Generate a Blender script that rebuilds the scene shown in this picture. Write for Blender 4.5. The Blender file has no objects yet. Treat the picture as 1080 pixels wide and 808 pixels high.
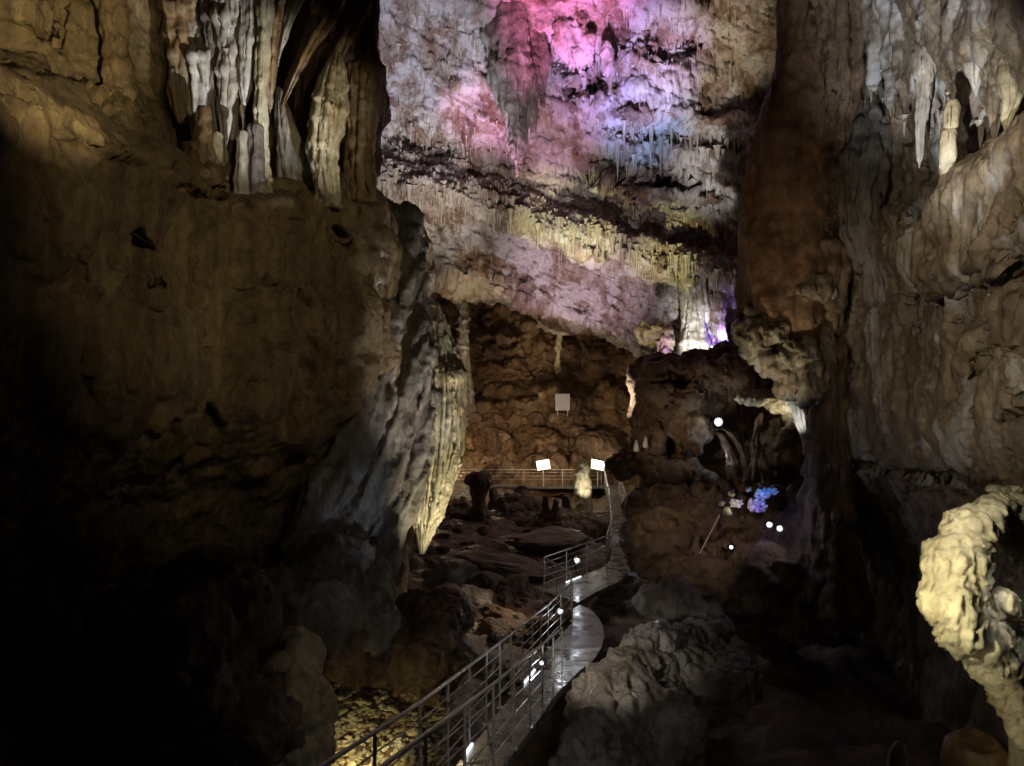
import bpy, bmesh, math, random
import numpy as np
import openvdb as vdb
from mathutils import Vector, Matrix, Euler
from mathutils.bvhtree import BVHTree

random.seed(11)
RS = np.random.RandomState(11)
F = 848.0; CX, CY = 540.0, 404.0; CZ = 7.0
sc = bpy.context.scene
COL = sc.collection
f32 = np.float32

def P(px, py, d):
    """photo pixel + distance ahead (m) -> point in the cave"""
    return np.array([(px-CX)/F*d, d, CZ+(CY-py)/F*d])

# ------------------------------------------------------------------ noise
_perm = np.tile(RS.permutation(256), 3).astype(np.int32)
_g = RS.normal(size=(256, 3)); _g /= np.linalg.norm(_g, axis=1)[:, None]; _g = _g.astype(f32)
_j = RS.rand(256, 3).astype(f32)

def pn(p):
    p = np.asarray(p, f32)
    i = np.floor(p).astype(np.int32); f = p-i
    u = f*f*f*(f*(f*6-15)+10)
    ix, iy, iz = i[:, 0] & 255, i[:, 1] & 255, i[:, 2] & 255
    A = [_perm[ix], _perm[(ix+1) & 255]]
    r = []
    for a in (0, 1):
        for b in (0, 1):
            B = _perm[A[a]+((iy+b) & 255)]
            for c in (0, 1):
                g = _g[_perm[B+((iz+c) & 255)]]
                r.append((f[:, 0]-a)*g[:, 0]+(f[:, 1]-b)*g[:, 1]+(f[:, 2]-c)*g[:, 2])
    ux, uy, uz = u[:, 0], u[:, 1], u[:, 2]
    l = lambda s, t, w: s+(t-s)*w
    return l(l(l(r[0], r[1], uz), l(r[2], r[3], uz), uy), l(l(r[4], r[5], uz), l(r[6], r[7], uz), uy), ux)*1.5

def fbm(p, o=4, gain=.5):
    a, s, t = 1., 0., 0.
    p = np.asarray(p, f32)
    for k in range(o):
        s = s+a*pn(p); t += a; a *= gain; p = p*2.03+f32(17.3)
    return s/t

def rid(p, o=4, gain=.5):
    a, s, t = 1., 0., 0.
    p = np.asarray(p, f32)
    for k in range(o):
        n = 1-np.abs(pn(p))*1.6
        s = s+a*n*np.abs(n); t += a; a *= gain; p = p*2.03+f32(9.1)
    return s/t-.35

def wor(p):
    """F1 and F2 distances"""
    p = np.asarray(p, f32)
    i = np.floor(p).astype(np.int32); f = p-i
    d1 = np.full(len(p), 9., f32); d2 = d1.copy()
    for a in (-1, 0, 1):
        for b in (-1, 0, 1):
            for c in (-1, 0, 1):
                h = _perm[_perm[_perm[(i[:, 0]+a) & 255]+((i[:, 1]+b) & 255)]+((i[:, 2]+c) & 255)]
                q = _j[h]+np.array([a, b, c], f32)-f
                d = (q*q).sum(1)
                d2 = np.minimum(d2, np.maximum(d1, d)); d1 = np.minimum(d1, d)
    return np.sqrt(d1), np.sqrt(d2)

def V3(*a): return np.array(a, f32)

def height(p, st, seed=0.):
    """sum of relief layers; st = dict of layers"""
    q = np.asarray(p, f32)+f32(seed)
    h = np.zeros(len(q), f32)
    w = None
    for k, v in st.items():
        a, fr = v[0], v[1]
        if k.startswith('lump'): h += a*fbm(q*fr, 3)
        elif k.startswith('rough'): h += a*fbm(q*fr, 5, .55)
        elif k.startswith('ridge'): h += a*rid(q*fr, 4)
        elif k.startswith('flute'):          # vertical folds, bent a little
            zs = v[2]
            b = fbm(q*V3(.5, .5, min(.35, zs*1.3))*fr*.5, 2)*.8
            h += a*rid(np.stack([q[:, 0]*fr+b, q[:, 1]*fr-b, q[:, 2]*fr*zs], 1), 2)
        elif k.startswith('strata'):         # folds or beds running along a direction
            dv = np.asarray(v[2], f32); dv = dv/np.linalg.norm(dv)
            qq = q+dv*((q@dv)*(v[3]-1))[:, None]+f32(.22/fr)*np.stack([pn(q*fr*.3), pn(q*fr*.3+7), pn(q*fr*.3+13)], 1)
            h += a*rid(qq*fr, 3)
        elif k.startswith('terr'):
            h += a*np.abs(np.sin(q[:, 2]*fr*math.pi+fbm(q*fr*.25, 3)*5))
        elif k.startswith('drip'):           # bulging flowstone tiers with an undercut lower lip
            b = fbm(q*V3(1, 1, .3)*fr*.7, 3)*1.4+pn(q*V3(6, 6, .5)*fr*.45)*.45
            t = -q[:, 2]*fr+b; t = t-np.floor(t)
            m = np.clip(fbm(q*.35*fr, 2)*2.2+.45, 0, 1)
            h += a*m*(np.where(t < .8, (t/.8)**1.6, ((1-t)/.2)))
        elif k.startswith('cell'):
            f1, f2 = wor(q*fr*(v[2] if len(v) > 2 else f32(1)))
            h += a*(np.clip(f2-f1, 0, .5)*2-.4)
        elif k.startswith('pop'):
            f1, f2 = wor(q*fr); m = np.clip(fbm(q*fr*.12, 2)*2.5+.4, 0, 1)
            h += a*m*(1-np.clip(f1, 0, 1)**2)
        elif k.startswith('pit'):            # pockets and cracks
            n = fbm(q*fr*(v[2] if len(v) > 2 else f32(1)), 3)
            h -= a*np.clip((n-.18)*6, 0, 1)
    return h

# ------------------------------------------------------------------ meshes
def link(name, me, mat=None, parent=None, loc=None):
    o = bpy.data.objects.new(name, me); COL.objects.link(o)
    if mat is not None and me is not None: me.materials.append(mat)
    if parent is not None: o.parent = parent
    if loc is not None: o.location = loc
    return o

def tag(o, label=None, cat=None, group=None, kind=None):
    if label: o['label'] = label
    if cat: o['category'] = cat
    if group: o['group'] = group
    if cat and not kind: kind = 'thing'
    if kind: o['kind'] = kind
    return o

def mesh_np(name, V, quads=None, tris=None, smooth=True):
    me = bpy.data.meshes.new(name)
    V = np.asarray(V, f32)
    nq = 0 if quads is None else len(quads); nt = 0 if tris is None else len(tris)
    me.vertices.add(len(V)); me.vertices.foreach_set('co', V.ravel())
    loops = np.concatenate(([np.asarray(quads, np.int32).ravel()] if nq else [])+([np.asarray(tris, np.int32).ravel()] if nt else []))
    me.loops.add(len(loops)); me.loops.foreach_set('vertex_index', loops)
    me.polygons.add(nq+nt)
    st = np.concatenate([np.arange(nq)*4, nq*4+np.arange(nt)*3]).astype(np.int32)
    me.polygons.foreach_set('loop_start', st)
    me.update(calc_edges=True); me.validate()
    me.polygons.foreach_set('use_smooth', np.full(len(me.polygons), smooth)); me.update()
    return me

def grid_faces(nv, nu, wrap=False):
    i = np.arange(nv-1)[:, None]*nu; j = np.arange(nu if wrap else nu-1)[None, :]
    k = (j+1) % nu
    return np.stack([i+j, i+k, i+nu+k, i+nu+j], -1).reshape(-1, 4)

def vnormals(V, Q):
    d1 = V[Q[:, 2]]-V[Q[:, 0]]; d2 = V[Q[:, 3 if Q.shape[1] == 4 else 1]]-V[Q[:, 1 if Q.shape[1] == 4 else 0]]
    n = np.cross(d1, d2)
    if Q.shape[1] == 3: n = -n
    N = np.zeros_like(V)
    for k in range(Q.shape[1]):
        for c in range(3):
            N[:, c] += np.bincount(Q[:, k], n[:, c], len(V))
    return N/(np.linalg.norm(N, axis=1)[:, None]+1e-9)

def cr(G, counts, axis):
    """Catmull-Rom refinement of control grid along an axis"""
    G = np.moveaxis(G, axis, 0); n = len(G); out = []
    for s in range(n-1):
        a = G[max(s-1, 0)]; b = G[s]; c = G[s+1]; d = G[min(s+2, n-1)]
        if s == 0: a = 2*b-c
        if s == n-2: d = 2*c-b
        for t in np.arange(counts[s])/counts[s]:
            out.append(.5*((2*b)+(c-a)*t+(2*a-5*b+4*c-d)*t*t+(3*b-a-3*c+d)*t**3))
    out.append(G[-1])
    return np.moveaxis(np.array(out), 0, axis)

BV = {}
def patch(name, W, cu, cv, mat, passes, seed=0., grooves=(), reach=30):
    """rock face from a control grid W[row,col] of points"""
    G = cr(cr(np.array(W, float), cv, 0), cu, 1)
    nv, nu = G.shape[:2]
    V = G.reshape(-1, 3).astype(f32); Q = grid_faces(nv, nu)
    for st in passes:
        N = vnormals(V, Q)
        c = V.mean(0); 
        s = np.sign(((np.array([0, 0, CZ])-V)*N).sum(1).mean()); N = N*s
        V = V+N*height(V, st, seed)[:, None]
    for pts, r, dep_ in grooves:             # crevices in the rock
        N = vnormals(V, Q); c = V.mean(0); N = N*np.sign(((np.array([0, 0, CZ])-V)*N).sum(1).mean())
        u = np.stack([CX+F*V[:, 0]/np.maximum(V[:, 1], .1), CY-F*(V[:, 2]-CZ)/np.maximum(V[:, 1], .1)], 1)
        u = u+np.stack([fbm(V*1.6, 3), fbm(V*1.6+50, 3)], 1)*r*.9
        dd = np.full(len(V), 1e9)
        for a, b in zip(pts[:-1], pts[1:]):
            a, b = np.array(a, float), np.array(b, float); ba = b-a
            t = np.clip(((u-a)@ba)/(ba@ba), 0, 1); dd = np.minimum(dd, np.linalg.norm(u-a-t[:, None]*ba, axis=1))
        V = V-N*(dep_*np.clip(1-(dd/r)**2, 0, 1)*(V[:, 1] < reach))[:, None]
    me = mesh_np(name, V, quads=Q)
    BV[name] = BVHTree.FromPolygons(V.tolist(), Q.tolist())
    return link(name, me, mat)

def finish(name, V, Q, mat, parent=None, tris=None, smooth=True, center=None):
    c = V.mean(0) if center is None else np.asarray(center, float)
    me = mesh_np(name, V-c, quads=Q, tris=tris, smooth=smooth)
    return link(name, me, mat, parent, c if parent is None else c-np.array(parent.location))

def sdf_rock(name, prims, voxel, mat, passes, k=.25, seed=0., parent=None, pad=.4):
    """solid rock from soft-joined ellipsoids and capsules; 'sub' ones are carved out"""
    lo = np.full(3, 1e9); hi = -lo
    for pr in prims:
        if pr[0] == 'e':
            lo = np.minimum(lo, pr[1]-np.array(pr[2])); hi = np.maximum(hi, pr[1]+np.array(pr[2]))
        elif pr[0] == 'c':
            for c, r in ((pr[1], pr[3]), (pr[2], pr[4])):
                lo = np.minimum(lo, c-r); hi = np.maximum(hi, c+r)
    lo -= pad; hi += pad
    n = np.ceil((hi-lo)/voxel).astype(int)
    ax = [lo[i]+np.arange(n[i])*voxel for i in range(3)]
    X, Y, Z = np.meshgrid(*ax, indexing='ij'); q = np.stack([X, Y, Z], -1).astype(f32)
    def sd(pr):
        if pr[0] in ('e', 'es'):
            r = np.array(pr[2], f32); d = (q-np.array(pr[1], f32))
            k0 = np.sqrt(((d/r)**2).sum(-1)); k1 = np.sqrt(((d/r**2)**2).sum(-1))+1e-6
            return k0*(k0-1)/k1
        a = np.array(pr[1], f32); b = np.array(pr[2], f32)
        ba = b-a; t = np.clip(((q-a)@ba)/(ba@ba), 0, 1)
        return np.linalg.norm(q-a-t[..., None]*ba, axis=-1)-(pr[3]+(pr[4]-pr[3])*t)
    D = None
    for pr in prims:
        d = sd(pr)
        if pr[0] in ('e', 'c'):
            if D is None: D = d
            else:
                h = np.clip(.5+.5*(D-d)/k, 0, 1); D = D+(d-D)*h-k*h*(1-h)
        else:
            kk = k*.5
            h = np.clip(.5-.5*(d+D)/kk, 0, 1); D = D+(-d-D)*h+kk*h*(1-h)
    g = vdb.FloatGrid(); g.background = 5.0
    g.copyFromArray(D.astype(f32)); g.transform = vdb.createLinearTransform(voxel)
    pts, tri, qd = g.convertToPolygons(0.0, 0.0)
    V = (np.array(pts)+lo).astype(f32); Q = np.array(qd)
    if len(tri):
        t = np.array(tri); Q = np.concatenate([Q, np.stack([t[:, 0], t[:, 1], t[:, 2], t[:, 2]], 1)])
    for st in passes:
        N = vnormals(V, Q)
        cdir = (V-V.mean(0)); s = np.sign((cdir*N).sum(1).mean())
        V = V+N*s*height(V, st, seed)[:, None]
    BV[name] = BVHTree.FromPolygons(V.tolist(), Q.tolist())
    return finish(name, V, Q, mat, parent)

def loft(name, path, mat, fl=9, fa=.12, sq=1., segs=64, rings=120, st=None, seed=0., parent=None, tw=.0, yaw=0.):
    """flowstone column: path of (px,py,d,r_px); horizontal rings, folds run down it"""
    K = np.array([list(P(a, b, d))+[r/F*d] for a, b, d, r in path])
    cnt = [max(2, rings//(len(K)-1))]*(len(K)-1)
    C = cr(K[:, None, :], cnt, 0)[:, 0]
    C[:, 3] = np.maximum(C[:, 3], .004)
    n = len(C); th = np.arange(segs)/segs*2*math.pi
    t = np.arange(n)/n
    TH = th[None, :]+tw*t[:, None]
    cx, sy = np.cos(TH), np.sin(TH)*sq
    if yaw: cx, sy = cx*math.cos(yaw)-sy*math.sin(yaw), cx*math.sin(yaw)+sy*math.cos(yaw)
    pn_ = np.stack([np.cos(TH)*fl*.35+seed, np.sin(TH)*fl*.35+seed, (C[:, 2][:, None]*.25+0*TH)], -1).reshape(-1, 3)
    f = 1+fa*(rid(pn_, 2).reshape(n, segs))*1.5+fa*.5*np.cos(TH*fl+3*fbm(pn_*.3, 2).reshape(n, segs))
    R = C[:, 3][:, None]*f
    V = np.stack([C[:, 0][:, None]+cx*R, C[:, 1][:, None]+sy*R, C[:, 2][:, None]+0*TH], -1).reshape(-1, 3).astype(f32)
    Q = grid_faces(n, segs, True)
    if st:
        for s_ in st:
            N = vnormals(V, Q); s = np.sign(((V-np.repeat(C[:, :3], segs, 0))*N).sum(1).mean())
            V = V+N*s*(height(V, s_, seed)*np.repeat(np.clip(C[:, 3]*4, .15, 1), segs))[:, None]
    k = len(V)
    V = np.concatenate([V, C[:1, :3], C[-1:, :3]])
    j = np.arange(segs); T = np.concatenate([np.stack([np.full(segs, k), (j+1) % segs, j], 1), np.stack([np.full(segs, k+1), (n-1)*segs+j, (n-1)*segs+(j+1) % segs], 1)])
    return finish(name, V, Q, mat, parent, tris=T)

class MB:
    """collects bars, boxes and discs into one mesh"""
    def __init__(s): s.bm = bmesh.new()
    def bar(s, a, b, r, n=8):
        a, b = Vector(a), Vector(b); d = b-a; L = d.length
        if L < 1e-5: return s
        m = Matrix.Translation((a+b)/2) @ d.to_track_quat('Z', 'Y').to_matrix().to_4x4()
        bmesh.ops.create_cone(s.bm, cap_ends=True, segments=n, radius1=r, radius2=r, depth=L, matrix=m)
        return s
    def tube(s, pts, r, n=8):
        for a, b in zip(pts[:-1], pts[1:]): s.bar(a, b, r, n)
        for p in pts[1:-1]:
            bmesh.ops.create_uvsphere(s.bm, u_segments=n, v_segments=6, radius=r*1.0, matrix=Matrix.Translation(p))
        return s
    def box(s, c, size, rot=None, bev=.0):
        m = Matrix.Translation(c) @ (rot.to_matrix().to_4x4() if rot is not None else Matrix()) @ Matrix.Diagonal((*size, 1))
        r = bmesh.ops.create_cube(s.bm, size=1, matrix=m)
        if bev:
            e = list({e for v in r['verts'] for e in v.link_edges})
            bmesh.ops.bevel(s.bm, geom=e, offset=bev, segments=2, affect='EDGES')
        return s
    def build(s, name, mat, parent=None, loc=None, smooth=True):
        c = Vector(loc) if loc is not None else (Vector(parent.location) if parent else None)
        if c is None:
            c = Vector((0, 0, 0))
            for v in s.bm.verts: c += v.co
            c /= len(s.bm.verts)
        bmesh.ops.translate(s.bm, vec=-c, verts=s.bm.verts)
        me = bpy.data.meshes.new(name); s.bm.to_mesh(me); s.bm.free()
        if smooth:
            me.polygons.foreach_set('use_smooth', np.full(len(me.polygons), True))
            me.set_sharp_from_angle(angle=math.radians(40))
        o = link(name, me, mat, parent)
        o.location = (c-Vector(parent.location)) if parent else c
        return o

def empty(name, loc):
    o = bpy.data.objects.new(name, None); o.location = loc; COL.objects.link(o); return o

# ------------------------------------------------------------------ materials
def rock(name, cols, white=0., wcol=(.62, .59, .53), rough=.6, bump=.5, scale=1., zs=.4, wth=.56, streak=.5):
    m = bpy.data.materials.new(name); m.use_nodes = True
    nt = m.node_tree; N = nt.nodes; L = nt.links
    b = N['Principled BSDF']
    tc = N.new('ShaderNodeTexCoord')
    def noise(sc_, det, vec=(1, 1, 1), rg=.55, dist=0.):
        mp = N.new('ShaderNodeMapping'); mp.inputs['Scale'].default_value = vec
        L.new(tc.outputs['Object'], mp.inputs['Vector'])
        n = N.new('ShaderNodeTexNoise'); n.inputs['Scale'].default_value = sc_*scale; n.inputs['Detail'].default_value = det
        n.inputs['Roughness'].default_value = rg; n.inputs['Distortion'].default_value = dist
        L.new(mp.outputs[0], n.inputs['Vector']); return n.outputs['Fac']
    def mr(x, a, c, d, e):
        q = N.new('ShaderNodeMapRange'); q.inputs[1].default_value = a; q.inputs[2].default_value = c; q.inputs[3].default_value = d; q.inputs[4].default_value = e
        L.new(x, q.inputs[0]); return q.outputs[0]
    def mix(fac, a, c, mode='MIX'):
        q = N.new('ShaderNodeMix'); q.data_type = 'RGBA'; q.blend_type = mode
        if isinstance(fac, float): q.inputs[0].default_value = fac
        else: L.new(fac, q.inputs[0])
        for k, v in ((6, a), (7, c)):
            if isinstance(v, tuple): q.inputs[k].default_value = (*v, 1)
            else: L.new(v, q.inputs[k])
        return q.outputs[2]
    def math_(op, a, c):
        q = N.new('ShaderNodeMath'); q.operation = op
        for k, v in ((0, a), (1, c)):
            if isinstance(v, (int, float)): q.inputs[k].default_value = v
            else: L.new(v, q.inputs[k])
        return q.outputs[0]
    nA = noise(.7, 9, (1, 1, zs), .6, .6)
    rp = N.new('ShaderNodeValToRGB'); L.new(nA, rp.inputs[0])
    e = rp.color_ramp.elements
    k = len(cols)
    for i, c in enumerate(cols):
        pos = .3+.42*i/(k-1)
        el = e[i] if i < 2 else e.new(pos)
        el.position = pos; el.color = (*c, 1)
    nB = noise(5.5, 8, (1, 1, .7), .65)
    nS = noise(3.2, 6, (1, 1, .1), .6, .4)
    c = mix(1.0, rp.outputs[0], mix(mr(nB, .3, .7, 0, 1), (.62, .6, .58), (1.3, 1.28, 1.22)), 'MULTIPLY')
    c = mix(1.0, c, mix(mr(nS, .35, .65, 0, 1), (1-streak*.55,)*3, (1+streak*.25,)*3), 'MULTIPLY')
    if white > 0:
        nW = noise(.9, 8, (1, 1, .55), .62, .8)
        fac = math_('MULTIPLY', mr(nW, wth-.05, wth+.06, 0, 1), white)
        c = mix(fac, c, wcol)
    L.new(c, b.inputs['Base Color'])
    L.new(mr(noise(2.3, 5), .3, .7, max(.12, rough-.28), min(.95, rough+.2)), b.inputs['Roughness'])
    b.inputs['Specular IOR Level'].default_value = .45
    vo = N.new('ShaderNodeTexVoronoi'); vo.inputs['Scale'].default_value = 9*scale; L.new(tc.outputs['Object'], vo.inputs['Vector'])
    hh = math_('ADD', math_('MULTIPLY', noise(6, 12, (1, 1, .6), .7), 1.0), math_('MULTIPLY', nS, .5))
    hh = math_('ADD', hh, math_('MULTIPLY', vo.outputs['Distance'], .18))
    hh = math_('ADD', hh, math_('MULTIPLY', noise(38, 5, (1, 1, .8), .65), .16))
    bp = N.new('ShaderNodeBump'); bp.inputs['Strength'].default_value = bump; bp.inputs['Distance'].default_value = .12/scale
    L.new(hh, bp.inputs['Height']); L.new(bp.outputs[0], b.inputs['Normal'])
    return m

def plain(name, col, rough=.5, metal=0., emit=None, es=0., var=.35):
    m = bpy.data.materials.new(name); m.use_nodes = True
    b = m.node_tree.nodes['Principled BSDF']
    b.inputs['Base Color'].default_value = (*col, 1); b.inputs['Roughness'].default_value = rough; b.inputs['Metallic'].default_value = metal
    if emit:
        b.inputs['Emission Color'].default_value = (*emit, 1); b.inputs['Emission Strength'].default_value = es
    else:
        N = m.node_tree.nodes; L = m.node_tree.links
        n = N.new('ShaderNodeTexNoise'); n.inputs['Scale'].default_value = 2.2; n.inputs['Detail'].default_value = 9; tc_ = N.new('ShaderNodeTexCoord'); L.new(tc_.outputs['Object'], n.inputs['Vector'])
        q = N.new('ShaderNodeMapRange'); q.inputs[1].default_value = .3; q.inputs[2].default_value = .7
        q.inputs[3].default_value = max(.05, rough-.2); q.inputs[4].default_value = min(1, rough+.2)
        L.new(n.outputs[0], q.inputs[0]); L.new(q.outputs[0], b.inputs['Roughness'])
        x = N.new('ShaderNodeMix'); x.data_type = 'RGBA'; L.new(n.outputs[0], x.inputs[0])
        x.inputs[6].default_value = (*[c*(1-var) for c in col], 1); x.inputs[7].default_value = (*[min(1, c*(1+var)) for c in col], 1)
        L.new(x.outputs[2], b.inputs['Base Color'])
    return m

M = {
 'ochre': rock('ochre_clay_rock', [(.15, .10, .055), (.25, .175, .09), (.33, .235, .125), (.4, .3, .18)], rough=.62, bump=.95, streak=.7),
 'ceil': rock('pale_ceiling_rock', [(.13, .075, .05), (.27, .18, .13), (.42, .34, .28), (.56, .5, .44)], white=.8, wcol=(.66, .63, .6), rough=.65, bump=1., scale=.6, wth=.5, zs=.6),
 'brown': rock('red_brown_rock', [(.08, .045, .025), (.16, .09, .05), (.24, .15, .085), (.3, .2, .12)], white=.25, wcol=(.42, .33, .22), rough=.65, bump=.9, scale=.7, wth=.62),
 'mud': rock('brown_mud_rock', [(.1, .06, .035), (.17, .105, .06), (.22, .14, .08), (.26, .17, .1)], rough=.6, bump=.5, zs=.3),
 'pillar': rock('smooth_red_brown_rock', [(.13, .07, .04), (.2, .115, .065), (.26, .155, .09), (.3, .19, .12)], rough=.65, bump=.5, zs=.3),
 'grey': rock('wet_grey_rock', [(.1, .08, .065), (.2, .17, .14), (.32, .28, .24), (.45, .41, .36)], white=.5, wcol=(.55, .53, .5), rough=.58, bump=.8, wth=.55),
 'boulder': rock('brown_boulder_rock', [(.09, .055, .035), (.17, .11, .07), (.25, .17, .11), (.34, .25, .17)], white=.3, wcol=(.45, .38, .3), rough=.5, bump=.9, zs=.8, wth=.6),
 'calcite': rock('white_calcite', [(.3, .24, .17), (.48, .42, .34), (.6, .56, .49), (.68, .65, .6)], white=.5, wcol=(.74, .73, .7), rough=.45, bump=.4, zs=.15, streak=.8),
 'calcite_wall': rock('stained_calcite', [(.14, .1, .065), (.26, .2, .15), (.4, .37, .33), (.5, .48, .45)], white=.85, wcol=(.62, .62, .62), rough=.45, bump=.5, zs=.2, streak=.8, wth=.53),
 'olive': rock('olive_grey_dripstone', [(.13, .1, .075), (.24, .2, .16), (.36, .33, .28), (.48, .45, .4)], white=.4, rough=.6, bump=.8, scale=.7, zs=.3),
 'cream': rock('cream_flowstone', [(.3, .22, .12), (.48, .4, .25), (.6, .53, .36), (.68, .62, .46)], white=.3, wcol=(.72, .68, .55), rough=.5, bump=.5, zs=.3, streak=.4),
 'amber': rock('amber_flowstone', [(.14, .075, .035), (.25, .15, .07), (.36, .24, .12), (.46, .36, .22)], white=.35, wcol=(.55, .5, .4), rough=.45, bump=.5, zs=.12, streak=.9),
 'right': rock('taupe_wall_rock', [(.12, .085, .055), (.2, .15, .1), (.29, .23, .16), (.38, .32, .24)], white=.75, wcol=(.5, .49, .47), rough=.5, bump=.5, zs=.35, wth=.58),
}
steel = plain('brushed_steel', (.62, .59, .54), .38, .3)
deckm = plain('worn_walkway_concrete', (.15, .14, .13), .32, var=.2)
darkm = plain('black_metal', (.02, .02, .02), .5, .5)
# ================================================================== THE CAVE SHELL
Q_ = 1.0
def cn(*a): return [max(2, int(x*Q_)) for x in a]

# ---- left wall: clay face, ledge and recess above, lit flank on the right
pxs = [-700, -250, -20, 90, 170, 250, 325, 392, 432, 470, 455, 330]
dep = [4., 6.2, 8.5, 10, 11.3, 12.6, 14, 15.2, 16.8, 18.5, 25, 40]
def lrow(py, doff, over={}, pyo={}, dof={}):
    r = []; over = {**over, 10: over.get(9, 470)-32, 11: over.get(9, 470)-110}
    for k in range(12):
        d = dep[k]+(doff if k < 10 else 0)+dof.get(k, 0)
        r.append(P(over.get(k, pxs[k]), pyo.get(k, py), d))
    return r
top = {7: 372, 8: 384, 9: 392, 10: 386, 11: 320}
W = [
 lrow(-340, 1.2, top), lrow(-90, 2.8, top), lrow(30, 3.2, top),
 lrow(205, 2.7, {**top, 7: 380, 8: 388, 9: 394}, {0: 40, 1: 52, 2: 72, 3: 98, 4: 132, 5: 190, 6: 204}),
 lrow(214, .2, {7: 386, 8: 398, 9: 408}, {0: 60, 1: 75, 2: 97, 3: 122, 4: 160, 5: 203, 6: 205}),
 lrow(240, -.1, {7: 395, 8: 416, 9: 434}, {0: 170, 1: 180, 2: 190, 3: 200, 4: 215, 5: 235}),
 lrow(300, 0, {7: 404, 8: 428, 9: 450}),
 lrow(370, .0, {7: 408, 8: 440, 9: 468}),
 lrow(430, .2, {7: 388, 8: 425, 9: 458}),
 lrow(490, .9, {7: 355, 8: 405, 9: 446, 6: 305, 5: 240}),
 lrow(560, 2.0, {7: 318, 8: 380, 9: 430, 6: 262, 5: 200, 4: 140}),
 lrow(660, 2.6, {7: 300, 8: 350, 9: 410, 6: 250, 5: 200, 4: 140}),
 lrow(780, 1.6, {7: 300, 8: 340, 9: 390, 6: 250}),
 lrow(960, 0, {7: 300, 8: 330, 9: 370, 6: 250}),
]
wl = patch('cave_wall_left', W, cn(14, 20, 46, 46, 46, 46, 50, 44, 44, 30, 20), cn(16, 30, 50, 14, 24, 34, 40, 40, 40, 40, 50, 40, 16), M['ochre'],
  [dict(lump=(.55, .35), lump2=(.22, .9), flute=(.14, .8, .25), ridge=(.10, .8)),
   dict(drip=(.16, .55), pit=(.3, .9, V3(1, 1, .45)), flute=(.05, 3, .2), rough=(.09, 2.5), pop=(.03, 6), ridge=(.04, 4.), drip2=(.05, 1.6))], 3.,
  [([(66, 5), (62, 50)], 8, .3), ([(148, 250), (154, 262), (162, 290), (167, 320)], 8, .7), ([(62, 140), (100, 158), (150, 172)], 6, .2), ([(190, 196), (215, 206), (235, 204)], 5, .2),
   ([(282, 298), (310, 305), (330, 320)], 5, .35), ([(355, 240), (372, 265)], 4, .3)])
tag(wl, 'dark ochre clay cave wall with an overhanging ledge', kind='structure')

# ---- ceiling: leans over from above the camera's view down to a lip in front of the far slope
cx = [300, 390, 440, 500, 560, 620, 680, 740, 800, 880, 980]
lip = [225, 262, 280, 300, 322, 345, 374, 398, 410, 410, 410]
fr = [150+(x-300)*.29 for x in cx]
def crow(py, d): return [P(x, py if not callable(py) else py(i), d(i) if callable(d) else d) for i, x in enumerate(cx)]
W = [crow(-420, 22), crow(-160, 33), crow(-10, 40), crow(80, 43.5), crow(lambda i: fr[i]-45, 46.5), crow(lambda i: fr[i]+8, 45.2),
     crow(lambda i: fr[i]+30, 47.5), crow(lambda i: (fr[i]+30+lip[i])/2, 49), crow(lambda i: lip[i]-12, 49.6), crow(lambda i: lip[i], 50.6)]
W.append([p+np.array([p[0]*.15, 8, .6]) for p in W[-1]]); W.append([p+np.array([0, 12, 1.5]) for p in W[-1]])
cl = patch('cave_ceiling', W, cn(40, 40, 50, 50, 50, 50, 50, 50, 40, 20), cn(14, 40, 60, 60, 50, 30, 50, 30, 10, 10, 6), M['ceil'],
  [dict(lump=(1.7, .15), ridge=(.5, .3), strata=(.8, .35, (1, .1, -.36), .18), lump2=(.5, .5)), dict(strata=(.32, 1.1, (1, .1, -.36), .15), drip=(.22, .45), rough=(.3, 1.6), flute=(.2, 2.2, .12), flute2=(.12, 4.5, .15), strata2=(.1, 3., (1, .1, -.4), .12))], 20.,
  [([(640, 188), (690, 192), (725, 200)], 22, 1.5), ([(600, 96), (625, 92), (645, 84)], 8, 1.2), ([(575, 62), (595, 74), (612, 70)], 9, .7), ([(655, 42), (690, 58)], 9, .5), ([(520, 30), (534, 52)], 8, .8), ([(690, 268), (740, 300)], 9, 1.2), ([(700, 60), (735, 48)], 8, .9), ([(600, 250), (640, 268)], 6, .6), ([(425, 150), (470, 160)], 7, .6), ([(640, 140), (780, 152)], 7, 1.)], 60)
tag(cl, 'pale cave ceiling leaning over the far chamber under coloured light', kind='structure')

# ---- far slope
fx = [200, 330, 450, 520, 590, 660, 730, 800, 900]
rows = [(235, 74), (290, 70), (335, 66), (375, 63), (402, 61.5), (418, 58.5), (455, 57), (480, 55), (498, 52.5), (525, 51)]
W = [[P(x, py+(6 if i % 2 else -4), d+ (abs(x-580)*-.006)) for i, x in enumerate(fx)] for py, d in rows]
wf = patch('cave_wall_far', W, cn(20, 46, 50, 50, 50, 50, 40, 20), cn(20, 34, 34, 30, 20, 34, 30, 20, 16), M['brown'],
  [dict(lump=(1.6, .2), cell=(.9, .22), ridge=(.6, .35)), dict(cell=(.4, .6), rough=(.4, 1.2), ridge=(.2, 1.5), pit=(.5, .5))], 41.)
tag(wf, 'red brown slope of broken rock at the back of the cave', kind='structure')

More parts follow.
